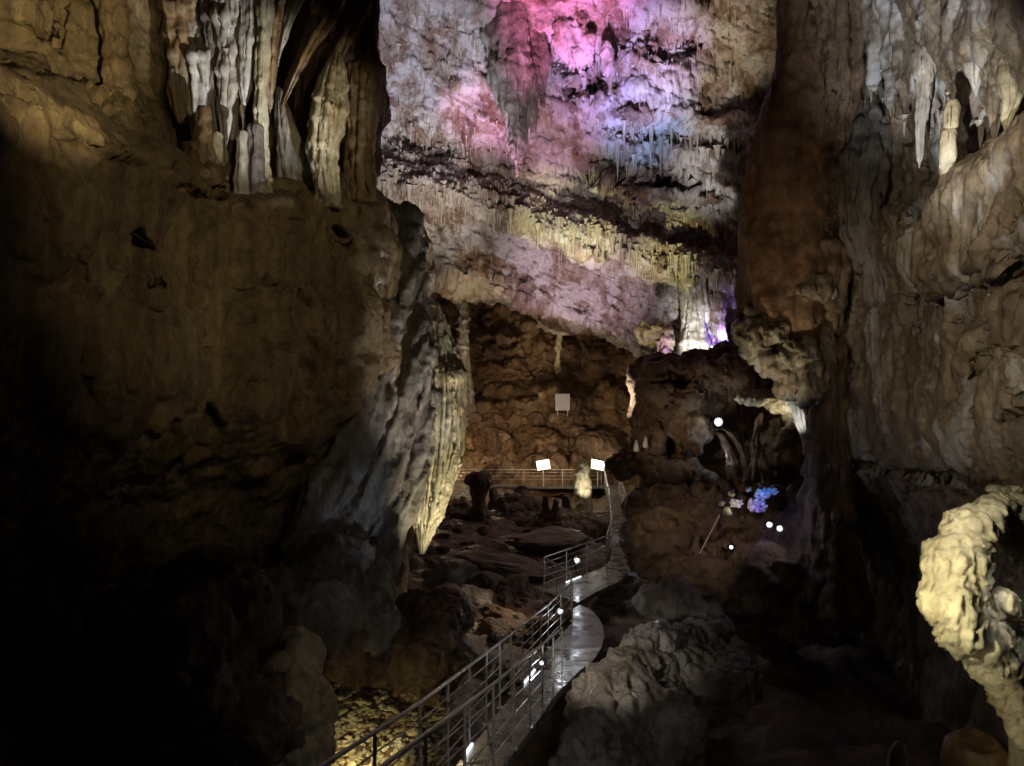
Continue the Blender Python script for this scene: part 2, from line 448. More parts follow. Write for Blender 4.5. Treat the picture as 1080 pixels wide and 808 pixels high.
# ---- floor
gx = np.linspace(-22, 22, int(330*Q_)); gy = 3+(np.linspace(0, 1, int(420*Q_))**1.35)*72
X, Y = np.meshgrid(gx, gy)
Zb = -.35+.55/(1+np.exp((X+.8)*1.6))*np.clip((Y-10)/6, 0, 1)-1.2*np.clip((11-Y)/6, 0, 1)
Zb += .5*np.clip((Y-30)/8, 0, 1)*np.clip(1-X*.3, 0, 1)*.8
V = np.stack([X, Y, Zb], -1).reshape(-1, 3).astype(f32)
pf = V.copy(); pf[:, 2] = 0
Vh = height(pf, dict(lump=(.5, .3), cell=(.35, .45), ridge=(.25, .5), rough=(.16, 1.6), cell2=(.1, 1.6)), 60.)
V[:, 2] += Vh
for pth in ([(-1.5, 3.5), (-.65, 8), (0, 11.5), (.4, 14.3), (1, 17), (1.6, 19.7), (2, 22), (1.9, 24), (2.6, 26.4), (4.2, 30), (4.5, 32), (5.1, 37), (5.5, 41), (6.2, 50.5)], [(-5, 51.6), (7.5, 51.6)]):
    for (ax_, ay), (bx_, by) in zip(pth[:-1], pth[1:]):
        d_ = np.array([bx_-ax_, by-ay]); e_ = V[:, :2]-np.array([ax_, ay]); t_ = np.clip((e_@d_)/(d_@d_), 0, 1); r_ = np.linalg.norm(e_-t_[:, None]*d_, axis=1)
        cap = CZ-(4.95+.205*(np.minimum(V[:, 1], 19)-11.5))-.3
        V[:, 2] = np.where(r_ < 1.5, np.minimum(V[:, 2], cap+np.clip(r_-1.1, 0, 1)*.6), V[:, 2])
Qf = grid_faces(len(gy), len(gx))
fl = link('cave_floor', mesh_np('cave_floor', V, quads=Qf), M['boulder'])
BV['cave_floor'] = BVHTree.FromPolygons(V.tolist(), Qf.tolist())
tag(fl, 'uneven brown rock floor of the cave', kind='structure')

# ---- right wall: dripstone zone, slanting ledge, smooth lower face, dark undercut
px_ = [960, 876, 868, 905, 945, 985, 1030, 1085, 1250, 1750]
dp_ = [56, 34, 23.5, 20, 17.5, 15.2, 13, 11, 8, 4.5]
def rrow(py, doff, pyo={}, dof={}):
    return [P(px_[k], pyo.get(k, py), dp_[k]+(doff if k > 2 else 0)+dof.get(k, 0)) for k in range(10)]
W = [rrow(-360, -1), rrow(-120, 0), rrow(-10, .6), rrow(90, 1.6),
     rrow(190, 2.3, {5: 212, 6: 168, 7: 126, 8: 50, 9: -30}, {3: -1.3, 4: -.9}),
     rrow(268, -.4, {3: 240, 4: 262, 5: 284, 6: 262, 7: 230, 8: 170, 9: 90}, {3: .3, 4: .2}),
     rrow(300, .25, {5: 310, 6: 292, 7: 262, 8: 215, 9: 150}), rrow(335, .1), rrow(395, .1), rrow(450, .2), rrow(492, .7), rrow(525, 2.3), rrow(600, 3.2), rrow(700, 3.0), rrow(840, 1.8), rrow(1000, 0)]
wr = patch('cave_wall_right', W, cn(10, 20, 40, 46, 46, 50, 56, 40, 14), cn(12, 24, 40, 40, 40, 24, 24, 40, 34, 30, 24, 34, 30, 26, 10), M['right'],
  [dict(lump=(.32, .4), flute=(.22, .6, .16), ridge=(.14, 1.)),
   dict(drip=(.09, .7), flute=(.09, 2.2, .15), rough=(.12, 2.2), pit=(.25, 1.1, V3(1, 1, .4)), flute2=(.05, 5, .12), ridge=(.05, 3.5), pop=(.03, 6))], 81.,
  [([(1000, 300), (1040, 292), (1075, 276)], 5, .15), ([(1030, 385), (1050, 372), (1080, 374)], 8, .35), ([(1058, 440), (1078, 436)], 6, .4), ([(955, 300), (962, 335)], 5, .35), ([(985, 285), (992, 320)], 4, .3), ([(905, 490), (950, 502), (1000, 505)], 6, .4), ([(940, 235), (975, 225), (1000, 205)], 6, .4), ([(972, 178), (990, 200)], 7, .35), ([(950, 130), (958, 150)], 6, .3)])
tag(wr, 'taupe cave wall with white dripstone above a slanting ledge', kind='structure')

# ================================================================== STANDING AND HANGING ROCK
# ---- the great pillar
pil = loft('pillar', [(872, -120, 21, 48), (864, -20, 21, 38), (860, 40, 21, 33), (856, 75, 21, 38), (846, 115, 21, 45), (840, 180, 21, 49), (836, 260, 21, 52), (833, 320, 21, 52), (836, 350, 21, 46), (850, 372, 21.3, 30)],
  M['pillar'], 5, .08, .9, 150, 260, [dict(lump=(.22, .7), flute=(.06, 1.6, .12)), dict(rough=(.05, 3), drip=(.05, .8), pop=(.02, 7))], 5.)
tag(pil, 'massive smooth brown pillar hanging between the lit chamber and the right wall', 'rock pillar')
skirt = sdf_rock('flowstone_fringe', [('e', P(797, 352, 20.6), (.4, .6, .5)), ('e', P(815, 350, 20.5), (.5, .6, .35)), ('e', P(838, 372, 20.4), (.55, .6, .5)), ('e', P(852, 400, 20.2), (.4, .5, .5)), ('c', P(850, 330, 20.3), P(876, 280, 20.2), .3, .22), ('c', P(806, 372, 20.5), P(832, 402, 20.3), .3, .26),
   ('e', P(855, 305, 20.1), (.5, .4, .3)), ('es', P(818, 368, 20.2), (.2, 1.2, .24)), ('es', P(852, 352, 19.6), (.28, .9, .42))], .04, M['right'],
   [dict(lump=(.16, 1.4), flute=(.2, 2.2, .15)), dict(drip=(.14, 1.6), pop=(.07, 5), rough=(.12, 4), flute=(.06, 7, .15))], .15, 9.)
tag(skirt, 'ragged cream flowstone with a small round hole under the brown pillar', 'flowstone')

# ---- drapery on the left flank
drp = loft('flowstone_drapery', [(456, 322, 17.5, 6), (459, 345, 17.4, 13), (462, 375, 17.3, 19), (463, 395, 17.1, 24), (464, 412, 17.1, 23), (462, 450, 17, 24), (459, 490, 16.9, 22), (454, 525, 16.9, 18), (449, 555, 16.9, 11), (445, 584, 16.9, 2.5)],
  M['cream'], 24, .17, .8, 240, 280, [dict(flute=(.1, 3.2, .03), lump=(.06, .8)), dict(flute=(.05, 8, .03), rough=(.02, 5))], 7.)
tag(drp, 'ribbed cream drapery hanging to a point beside the left wall, lit from below', 'flowstone drapery')
drp2 = sdf_rock('flowstone_drapery', [('c', P(428, 235, 16.8), P(432, 300, 16.7), .2, .38), ('c', P(432, 300, 16.7), P(425, 400, 16.4), .38, .45), ('c', P(425, 400, 16.4), P(392, 500, 16.), .45, .5), ('c', P(392, 500, 16.), P(352, 575, 15.6), .5, .42), ('c', P(352, 575, 15.6), P(318, 612, 15.2), .4, .2),
   ('c', P(440, 420, 16.7), P(418, 520, 16.3), .35, .38), ('c', P(418, 520, 16.3), P(396, 600, 16), .36, .25), ('c', P(396, 600, 16), P(402, 655, 16), .22, .05), ('c', P(405, 330, 15.9), P(392, 420, 15.7), .15, .3), ('c', P(392, 420, 15.7), P(352, 510, 15.3), .28, .25), ('c', P(352, 510, 15.3), P(310, 570, 15), .25, .12)],
   .05, M['grey'], [dict(lump=(.14, 1.), strata=(.4, 1.1, (-.36, -.1, -.93), .06)), dict(strata=(.2, 2.4, (-.36, -.1, -.93), .05), rough=(.08, 2.6), drip=(.05, 1.4), strata2=(.07, 6., (-.36, -.1, -.93), .05))], .22, 17.)
tag(drp2, 'grey ribbed flowstone slanting down the lit flank of the left wall', 'flowstone drapery')
drp3 = loft('flowstone_drapery', [(404, 215, 15.6, 4), (399, 250, 15.4, 6), (394, 290, 15.3, 7), (390, 325, 15.2, 7), (394, 350, 15.3, 6), (400, 380, 15.5, 5), (404, 410, 15.7, 2)],
  M['calcite'], 7, .3, .8, 80, 180, [dict(flute=(.12, 2.4, .2), ridge=(.16, 1.5), lump=(.2, 1.4)), dict(drip=(.1, 1.6), rough=(.08, 4), pop=(.08, 5))], 27.)
tag(drp3, 'bluish white rib of calcite down the corner of the left wall', 'flowstone drapery')

# ---- bright flowstone, lower right
fw = sdf_rock('flowstone_horn', [('c', P(1044, 540, 7.4), P(1022, 562, 7.3), .10, .16), ('c', P(1022, 562, 7.3), P(1007, 596, 7.2), .17, .195), ('c', P(1007, 596, 7.2), P(1006, 636, 7.15), .195, .21), ('c', P(1006, 636, 7.15), P(1018, 664, 7.1), .21, .175),
   ('c', P(1018, 664, 7.1), P(1046, 696, 7.15), .175, .14), ('c', P(1040, 680, 7.2), P(1066, 735, 7.25), .2, .1), ('c', P(1060, 715, 7.3), P(1080, 775, 7.3), .12, .07), ('c', P(1050, 680, 7.3), P(1100, 690, 7.6), .12, .22), ('c', P(1040, 655, 7.3), P(1060, 634, 7.15), .1, .08), ('c', P(1060, 634, 7.15), P(1074, 648, 7.1), .07, .03),
   ('c', P(1046, 538, 7.6), P(1100, 560, 8), .08, .3), ('c', P(1100, 690, 7.7), P(1120, 560, 8), .25, .3)],
   .017, M['cream'], [dict(lump=(.05, 2.2), drip=(.05, 2.4), flute=(.04, 4.5, .2)), dict(terr=(.022, 5.), drip=(.04, 6.5), rough=(.02, 11), flute=(.05, 10, .12), strata=(.02, 9, (1, 0, .5), .3), pop=(.008, 14))], .07, 33.)
tag(fw, 'bright cream flowstone curving down like a horn in the lower right', 'flowstone')
ped = loft('stone_pedestal', [(1078, 700, 7.6, 10), (1082, 730, 7.5, 17), (1085, 770, 7.5, 19), (1088, 830, 7.5, 24), (1090, 900, 7.5, 30)], M['cream'], 6, .1, 1, 70, 90, [dict(lump=(.06, 2.5), rough=(.03, 6))], 4.)
tag(ped, 'tan stone column under the bright curved flowstone', 'stalagmite')

# ---- middle right mass with its arch
arch = sdf_rock('arch_rock', [('e', P(735, 432, 33), (2.7, 2.2, 2.1)), ('e', P(700, 440, 31.5), (1.2, 1.3, 2.4)), ('e', P(684, 400, 33), (.8, 1.1, .9)), ('e', P(820, 475, 30), (1.35, 1.1, 1.3)), ('e', P(838, 410, 30.4), (.9, 1.1, 1.0)),
   ('e', P(735, 395, 31.2), (1.6, .9, .6)), ('e', P(775, 398, 30.6), (1.3, .9, .55)), ('e', P(712, 420, 30.2), (.9, .7, .6)), ('e', P(690, 470, 30.2), (.6, .6, .9)), ('e', P(725, 455, 30.0), (.8, .7, .8)), ('e', P(715, 502, 30), (1.4, 1.2, .7)), ('e', P(660, 492, 31), (.7, .8, .5)), ('c', P(760, 375, 32), P(735, 385, 31.6), .5, .6),
   ('c_s', P(786, 441, 27), P(800, 436, 38), .95, 1.15), ('es', P(763, 484, 29.8), (1.2, 2., .85)), ('es', P(805, 492, 28.8), (.5, .6, .6)), ('es', P(690, 482, 29.3), (.5, .6, .35)), ('es', P(678, 466, 29.8), (.25, .5, .3))],
   .065, M['mud'], [dict(lump=(.4, .7), flute=(.25, .9, .2), cell=(.2, .6)), dict(drip=(.16, .9), rough=(.22, 2.), pit=(.3, 1.2), ridge=(.1, 2.2), flute=(.08, 3.5, .2))], .3, 50.)
tag(arch, 'brown hollowed rock with a dark arch around a shining lamp', 'rock')
o = sdf_rock('boulder', [('e', P(800, 440, 42), (3.2, 2, 2.6)), ('e', P(840, 470, 42), (2.5, 2, 2.5))], .15, M['mud'], [dict(lump=(.5, .4), cell=(.4, .4), rough=(.25, 1.2))], .5, 77.)  # backing rock added so the hole under the arch reads dark
tag(o, 'added backing rock that keeps the opening of the arch dark', 'boulder')
shelf = sdf_rock('rock_shelf', [('e', P(806, 420, 29.0), (1.05, .8, .17)), ('e', P(828, 426, 28.8), (.6, .7, .3)), ('e', P(838, 440, 28.8), (.32, .5, .3)), ('c', P(836, 446, 28.6), P(824, 456, 28.7), .12, .04)], .04, M['cream'],
   [dict(lump=(.2, 1.2), rough=(.16, 2.4), flute=(.1, 2.5, .2)), dict(drip=(.1, 2), rough=(.06, 6))], .15, 71.)
tag(shelf, 'pale shelf of stone reaching over the dark arch', 'rock shelf')
for k, (pth, m_) in enumerate([([(748, 458, 29.9, 1), (757, 457, 29.7, 2), (766, 470, 29.4, 3.5), (772, 492, 29.2, 5), (774, 525, 29, 7)], 'mud'), ([(762, 452, 29.6, 1), (774, 462, 29.4, 2.5), (784, 482, 29.1, 3), (789, 505, 28.9, 4), (790, 525, 28.8, 6)], 'grey'),
                ([(803, 436, 28.8, 1), (800, 446, 28.7, 3), (797, 462, 28.6, 3), (800, 482, 28.6, 6), (804, 520, 28.5, 11)], 'mud')]):
    o = loft('flowstone_rib', pth, M['mud'], 5, .3, 1, 40, 60, [dict(rough=(.25, 2), flute=(.15, 3, .2))], 60.+k)
    tag(o, ['curved brown stone rib in the hollow under the arch lamp', 'thin brown stone rib beside the tan wall under the arch', 'brown stone finger rising at the right edge of the arch'][k], 'flowstone')
hang = loft('flowstone_curtain', [(838, 414, 27.5, 4), (841, 428, 27.5, 7), (845, 446, 27.5, 7), (848, 462, 27.6, 3), (848, 480, 27.6, 1)], M['calcite'], 6, .25, .7, 50, 70, [dict(rough=(.08, 3))], 64.)
tag(hang, 'small white calcite curtain right of the pale shelf', 'flowstone')

rl = sdf_rock('rock_ledge', [('c', P(978, 262, 15.2), P(1030, 212, 13.7), .3, .5), ('c', P(1030, 212, 13.7), P(1120, 160, 11.6), .5, .75), ('c', P(962, 300, 15.6), P(978, 262, 15.2), .2, .35), ('c', P(990, 292, 14.6), P(1110, 236, 11.7), .35, .55)], .05, M['right'],
   [dict(lump=(.14, 1), strata=(.08, 1.2, (1, -.5, .6), .3)), dict(drip=(.06, 1.5), flute=(.12, 3., .12), flute2=(.05, 7, .12), rough=(.1, 3), strata=(.05, 2.5, (1, -.5, .6), .3))], .5, 87.)
tag(rl, 'beige slanting ledge with a dripping lower rim on the right wall', 'rock ledge')
# ---- big boulder in front of the arch
bold = sdf_rock('boulder', [('e', P(705, 560, 23), (1.25, 1.5, 1.1)), ('e', P(755, 545, 23), (1.6, 1.5, .95)), ('e', P(820, 550, 22.5), (1.5, 1.4, 1.0)), ('e', P(680, 585, 22.6), (.55, .9, .5)), ('e', P(740, 620, 22), (1.4, 1.2, 1.1)), ('e', P(830, 620, 21), (1.8, 1.4, 1.3))],
   .07, M['boulder'], [dict(lump=(.4, .5), cell=(.3, .45), ridge=(.12, .9)), dict(rough=(.3, 1.8), cell=(.2, 1.3), ridge=(.16, 2.2), pit=(.25, 1.5), rough2=(.08, 6))], .3, 90.)
tag(bold, 'huge brown boulder beside the far walkway in front of the arch', 'boulder')
slab = sdf_rock('boulder', [('c', P(742, 668, 17.6), P(690, 690, 16.4), .3, .5), ('c', P(690, 690, 16.4), P(640, 740, 14.6), .5, .5), ('c', P(640, 740, 14.6), P(606, 840, 12.2), .45, .4), ('e', P(735, 715, 16.6), (1.2, 1.2, .6)), ('e', P(690, 770, 14.6), (.9, 1.2, .7)), ('e', P(650, 850, 12.8), (.8, 1.1, .7))],
   .045, M['grey'], [dict(lump=(.16, .7), strata=(.12, .9, (.3, -.85, -.4), .3), ridge=(.08, 1.1)), dict(rough=(.2, 2.2), strata=(.12, 2.2, (.3, -.85, -.4), .25), ridge=(.09, 3.), cell=(.07, 2.6), pit=(.14, 1.8), rough2=(.06, 7))], .45, 99.)
tag(slab, 'long grey slab of wet rock along the right side of the near walkway', 'boulder')
b3 = sdf_rock('boulder', [('e', P(705, 640, 19.3), (.75, .8, .55)), ('e', P(735, 655, 19), (.8, .8, .5))], .05, M['grey'], [dict(lump=(.2, .9), cell=(.18, .9)), dict(rough=(.16, 2.4), ridge=(.08, 3), rough2=(.05, 7))], .2, 104.)
tag(b3, 'low grey boulder behind the curved landing of the walkway', 'boulder')

# ---- dark rocks at the lower left
for k, (prs, m_, lab) in enumerate([
  ([('e', P(350, 590, 15.4), (.9, 1., .7)), ('e', P(385, 640, 15.6), (.55, .8, .9)), ('e', P(320, 640, 14.8), (1.1, 1.1, .9))], 'grey', 'wet grey rock mass under the left wall drapery'),
  ([('e', P(312, 728, 12.9), (.48, .9, .95)), ('e', P(278, 765, 12.6), (.7, .9, 1.0)), ('e', P(306, 815, 12.4), (.42, .8, .8))], 'cream', 'dark rock buttress with a warm lit edge beside the gravel pit'),
  ([('e', P(370, 690, 15.8), (.8, .8, .55)), ('e', P(345, 670, 14.9), (.8, .8, .6))], 'boulder', 'dark folded boulder above the gravel pit'),
  ([('e', P(452, 655, 19.2), (1.0, 1.0, .65)), ('e', P(440, 690, 18.4), (1.2, 1.1, .9))], 'boulder', 'round brown boulder below the grey drapery'),
  ([('e', P(225, 650, 12.6), (1.0, 1., .9)), ('e', P(170, 720, 11.5), (1.2, 1., 1.3)), ('e', P(240, 760, 12.), (1., 1., .9))], 'boulder', 'black boulder in deep shadow at the foot of the left wall')]):
    o = sdf_rock('boulder', prs, .05, M[m_], [dict(lump=(.25, .8), cell=(.2, .7), ridge=(.12, 1.2)), dict(rough=(.13, 2.6), drip=(.08, 1.4), ridge=(.1, 2.4), pit=(.15, 2))], .25, 110.+k*7)
    tag(o, lab, 'boulder')

o = sdf_rock('rock_mound', [('e', P(346, 207, 15.0), (.5, .7, .52)), ('e', P(305, 212, 14.6), (.6, .7, .34)), ('e', P(262, 208, 14.3), (.7, .7, .3)), ('e', P(218, 192, 13.8), (.6, .7, .36)), ('e', P(380, 215, 15.6), (.4, .6, .4))], .04, M['ochre'], [dict(lump=(.12, 1.2), flute=(.06, 2, .3)), dict(rough=(.05, 4), drip=(.06, 2))], .3, 180.)
tag(o, 'smooth ochre mound along the ledge under the white dripstones', 'rock mound')
o = sdf_rock('rock_mound', [('e', P(592, 556, 39), (2.2, 1.5, .8)), ('e', P(555, 560, 40), (1.6, 1.4, .9)), ('e', P(508, 558, 40), (1.6, 1.4, .8)), ('e', P(625, 560, 40), (1.0, 1.2, .8)), ('e', P(545, 540, 40.5), (.9, .9, .9)), ('e', P(483, 550, 39), (.8, 1., .9))], .08, M['boulder'], [dict(lump=(.4, .5), cell=(.3, .5), ridge=(.2, .9)), dict(rough=(.25, 1.8), drip=(.15, 1), pop=(.15, 2))], .3, 190.)
tag(o, 'black rock mound carrying the dark stalagmites', 'rock mound')
# ================================================================== LEFT RECESS: COLUMNS, DRAPES, STALAGMITES
def y_end_small(pth): return pth[-1][3] < 1.5 and pth[-1][1] > pth[0][1]
def lo(name, pth, m, fl, fa, sq, lab, cat, seed, st=None, segs=56, rings=130, group=None, yaw=0.):
    if name in ('stalagmite', 'flowstone', 'flowstone_drapery') and pth[-1][3] > 5: x, y, d, r = pth[-1]; pth = pth+[(x, y+24, d+.35, r*1.05)]
    if name in ('stalactite', 'stone_drape') or y_end_small(pth): x, y, d, r = pth[-1]; pth = pth+[(x-.3, y+r*1.6+2, d, max(r*.4, .7)), (x-.5, y+r*2.4+5, d, .25)]
    o = loft(name, pth, M[m], fl, fa, sq, segs, rings, st or [dict(lump=(.16, 1.6), flute=(.08, 4, .12)), dict(drip=(.10, 2.2), rough=(.07, 5), pop=(.05, 6), flute=(.04, 9, .1))], seed, yaw=yaw)
    return tag(o, lab, cat, group)
lo('rock_column', [(120, -40, 12.6, 17), (119, 10, 12.6, 13), (121, 55, 12.6, 10), (124, 90, 12.5, 12), (128, 116, 12.4, 15), (136, 140, 12.2, 17)], 'ochre', 5, .2, 1, 'knobbly ochre column standing on the ledge between two hollows', 'column', 1.)
lo('rock_column', [(186, -40, 14, 12), (190, 10, 14, 13), (192, 60, 14, 11), (194, 110, 14, 10), (193, 130, 14, 3)], 'amber', 6, .2, 1, 'brown stone column left of the white stalactites', 'column', 2.)
lo('stalactite', [(207, -40, 14.2, 11), (209, 10, 14.2, 10), (211, 50, 14.1, 11), (212, 70, 14, 14), (213, 110, 14, 11), (209, 150, 14, 4)], 'calcite', 7, .22, 1, 'broad white stalactite with a swollen middle, leftmost of the white ones on the ledge', 'stalactite', 3.)
lo('stalactite', [(226, -40, 14.0, 8), (224, 10, 14.0, 8), (224, 40, 13.9, 6), (227, 90, 14, 7), (228, 140, 14, 3)], 'grey', 5, .2, 1, 'thin grey stalactite between two broad white ones', 'stalactite', 4.)
lo('stalactite', [(243, -40, 13.9, 13), (243, 20, 13.9, 12), (242, 70, 13.9, 10), (240, 110, 13.9, 9), (239, 150, 13.9, 5), (238, 170, 13.9, 2)], 'calcite', 8, .2, 1, 'longest grey white stalactite in the middle of the cluster', 'stalactite', 5.)
lo('stalactite', [(262, -40, 13.8, 11), (262, 30, 13.8, 10), (260, 70, 13.8, 7), (258, 105, 13.8, 3)], 'calcite', 6, .2, 1, 'short smooth white stalactite next to the yellow column', 'stalactite', 6.)
lo('rock_column', [(282, -40, 13.7, 8), (279, 20, 13.7, 6), (276, 80, 13.7, 6), (275, 130, 13.7, 6), (274, 175, 13.7, 8), (273, 206, 13.6, 10)], 'cream', 5, .2, 1, 'slender yellowish column reaching from roof to ledge', 'column', 7.)
lo('stalactite', [(252, -30, 14.6, 9), (252, 40, 14.6, 8), (251, 100, 14.5, 6), (249, 160, 14.5, 3)], 'amber', 6, .2, 1, 'brown stalactite behind the white cluster', 'stalactite', 8.)
lo('stalactite', [(290, -40, 14.4, 10), (288, 20, 14.4, 8), (286, 70, 14.4, 6), (285, 110, 14.4, 2)], 'amber', 6, .2, 1, 'amber stalactite beside the slanting stone drapes', 'stalactite', 9.)
for k, (pth, m_, lab) in enumerate([
   ([(362, -50, 14.2, 16), (345, 10, 14.2, 15), (325, 50, 14.2, 12), (308, 85, 14.2, 8), (298, 110, 14.2, 3)], 'amber', 'slanting amber stone drape, leftmost of the drapes under the roof'),
   ([(392, -50, 14.5, 15), (375, 10, 14.5, 15), (352, 60, 14.5, 12), (336, 110, 14.5, 9), (331, 150, 14.5, 7), (330, 185, 14.5, 3)], 'amber', 'long brown stone drape ending beside the cream drapery'),
   ([(345, -50, 14.9, 12), (328, 10, 14.9, 13), (322, 80, 14.9, 13), (318, 140, 14.9, 11), (316, 175, 14.9, 5)], 'mud', 'dark stone drape in the shadow behind the amber ones'),
   ([(325, -50, 13.9, 9), (312, 0, 13.9, 8), (300, 35, 13.9, 5), (294, 60, 13.9, 2)], 'calcite', 'white edged stone drape above the amber ones')]):
    lo('stone_drape', pth, m_, 6, .35, .45, lab, 'stone drape', 20.+k*3, [dict(flute=(.12, 2.2, .25), lump=(.1, 1.2)), dict(rough=(.03, 5))], 72, 150, yaw=-.6)
lo('flowstone', [(294, 92, 14.4, 2), (297, 110, 14.4, 6), (301, 132, 14.4, 10), (306, 155, 14.4, 14), (310, 175, 14.4, 17), (313, 192, 14.5, 19)], 'calcite', 16, .14, .8, 'white cone shaped flowstone with fine ribs on the ledge', 'flowstone', 30., [dict(flute=(.06, 5, .1)), dict(drip=(.05, 3), rough=(.03, 6))], 90)
lo('flowstone_drapery', [(356, 55, 14.0, 3), (353, 75, 14, 10), (349, 105, 14, 15), (345, 135, 13.9, 15), (341, 165, 13.9, 13), (346, 195, 13.8, 12)], 'cream', 12, .2, .8, 'cream pleated drapery shining in the recess beside the tan column', 'flowstone drapery', 31., [dict(flute=(.08, 4, .12)), dict(drip=(.06, 2.6), rough=(.03, 6))], 90)
lo('rock_column', [(388, -60, 15.0, 9), (390, 0, 15, 7), (387, 35, 15, 8), (389, 68, 14.9, 10), (384, 76, 14.8, 14), (381, 110, 14.8, 13), (380, 150, 14.8, 13), (379, 185, 14.8, 14), (382, 215, 14.8, 16)], 'amber', 9, .22, 1, 'tan fluted column at the edge of the lit chamber', 'column', 32., [dict(flute=(.09, 3, .12)), dict(pop=(.08, 5), rough=(.05, 5))], 80, 170)
for k, (x, y0, y1, r, m_, lab) in enumerate([(215, 112, 175, 9, 'amber', 'brown blunt stalagmite at the left foot of the white cluster'), (228, 140, 180, 9, 'cream', 'short cream stalagmite below the thin grey stalactite'), (238, 160, 200, 6, 'calcite', 'small white stalagmite in front of the brown hollow'), (255, 138, 205, 6, 'calcite', 'tall white stalagmite with a stepped top on the ledge'), (270, 132, 200, 9, 'grey', 'grey stalagmite touching the yellowish column'), (268, 172, 206, 8, 'calcite', 'stubby white stalagmite at the front of the ledge'), (205, 150, 190, 12, 'ochre', 'wide ochre stalagmite mound under the brown column')]):
    d = 13.35 + .2*(k % 3)
    lo('stalagmite', [(x+1, y0, d, r*.35), (x, y0+4, d, r*.7), (x, y0*.6+y1*.4, d, r*.8), (x-1, y0*.3+y1*.7, d, r*1.0), (x, y1, d, r*1.3), (x, y1+14, d, r*1.7)], m_, 5, .2, 1, lab, 'stalagmite', 40.+k, [dict(lump=(.06, 2), drip=(.08, 3)), dict(rough=(.03, 6))], 44, 70)

def on(bv, px, py):
    d = Vector(((px-CX)/F, 1, (CY-py)/F)).normalized()
    h = BV[bv].ray_cast(Vector((0, 0, CZ)), d)
    return np.array(h[0]) if h[0] is not None else None

def cone_mesh(seed, segs=9, rings=16):
    r = np.random.RandomState(seed); t = np.linspace(0, 1, rings)
    prof = (1-t)**r.uniform(.6, 1.0)*.85+.15*(1-t)+.55*np.exp(-t*14)
    prof *= 1+.12*np.interp(t*8, np.arange(10), r.randn(10)); prof = np.maximum(prof, .015)
    wob = np.stack([np.interp(t*3, np.arange(5), r.randn(5)*.14), np.interp(t*3, np.arange(5), r.randn(5)*.14)], 1)*t[:, None]
    th = np.arange(segs)/segs*2*math.pi; fl = 1+.16*np.cos(th*3+r.rand()*6)[None, :]+.08*r.randn(rings, segs)
    V = np.stack([wob[:, :1]+np.cos(th)*prof[:, None]*fl, wob[:, 1:]+np.sin(th)*prof[:, None]*fl, np.repeat(-t[:, None], segs, 1)], -1).reshape(-1, 3)
    return V, grid_faces(rings, segs, True)
CONES = [cone_mesh(s) for s in range(9)]
CM = {}
def cone_obj(name, p, L, r, mat, label, group, v=None, up=False):
    k = random.randrange(9) if v is None else v
    if (k, mat) not in CM:
        me = mesh_np('stalactite', CONES[k][0], quads=CONES[k][1]); me.materials.append(M[mat]); CM[(k, mat)] = me
    o = bpy.data.objects.new(name, CM[(k, mat)]); COL.objects.link(o)
    o.location = p; o.scale = (r, r, -L if up else L); o.rotation_euler = (0, 0, random.uniform(0, 6.28))
    return tag(o, label, name.replace('_', ' '), group)
# ================================================================== RIGHT WALL DRIPSTONE
hc = []
rr_ = np.random.RandomState(5)
def dr(x): return np.interp(x, [890, 905, 945, 985, 1030, 1085, 1120], [21., 20.4, 18.4, 16.9, 15.0, 13., 12])
for x, y1, r in [(912, 60, 11), (922, 95, 10), (932, 70, 8), (940, 112, 11), (950, 80, 9), (958, 128, 9), (966, 105, 8), (974, 92, 10), (984, 148, 10), (996, 120, 13), (1008, 90, 11), (1018, 118, 11), (1030, 100, 14), (1044, 130, 12), (1056, 105, 12), (1068, 90, 13), (1082, 70, 14), (1028, 60, 18), (1045, 40, 14)]:
    d = dr(x)-rr_.uniform(.0, .5); y0 = y1-rr_.uniform(40, 70); k_ = d/F
    hc += [('c', P(x+rr_.uniform(-6, 6), -60, d+.2), P(x+rr_.uniform(-3, 3), y0, d), r*k_*1.1, r*k_*.9), ('c', P(x, y0, d), P(x+rr_.uniform(-2, 2), y1, d), r*k_*.8, r*k_*.25)]
o = sdf_rock('dripstone_curtain', hc, .05, M['calcite_wall'], [dict(lump=(.2, .9), flute=(.12, 1.8, .12)), dict(drip=(.12, 1.4), rough=(.09, 3), flute=(.05, 5, .12), pit=(.12, 1.6, V3(1, 1, .4)))], .14, 108.)
tag(o, 'fused curtain of grey white dripstone under the roof of the right wall', 'dripstone curtain')
for i in range(46):
    x = 905+(i+random.random())/46*172
    for y in range(160, 20, -6):
        p = on('dripstone_curtain', x, y)
        if p is not None: break
    if p is None: continue
    big = random.random()**2
    cone_obj('stalactite', p+np.array([0, .06, .06]), .1+.42*big, .025+.045*big, 'calcite', 'little grey white stalactite on the rim of the dripstone curtain', 'stalactites on the right dripstone curtain')
rw = [
 ([(976, 60, 16.2, 10), (974, 100, 16.2, 7), (971, 130, 16.1, 5), (970, 165, 16.0, 3)], 'calcite', 'long white stone ribbon hanging to the slanting ledge'),
 ([(1034, 40, 14.2, 16), (1032, 65, 14.1, 13), (1030, 85, 14.1, 5)], 'calcite', 'white bulging stone wing under the roof at the right'),
 ([(1052, 90, 13.6, 8), (1050, 120, 13.5, 6), (1049, 140, 13.5, 3)], 'right', 'dark stalactite near the right end of the ledge'),
 ([(1066, 80, 12.9, 10), (1068, 105, 12.8, 8), (1062, 125, 12.8, 6)], 'cream', 'pale lump of dripstone right of the dark stalactite')]
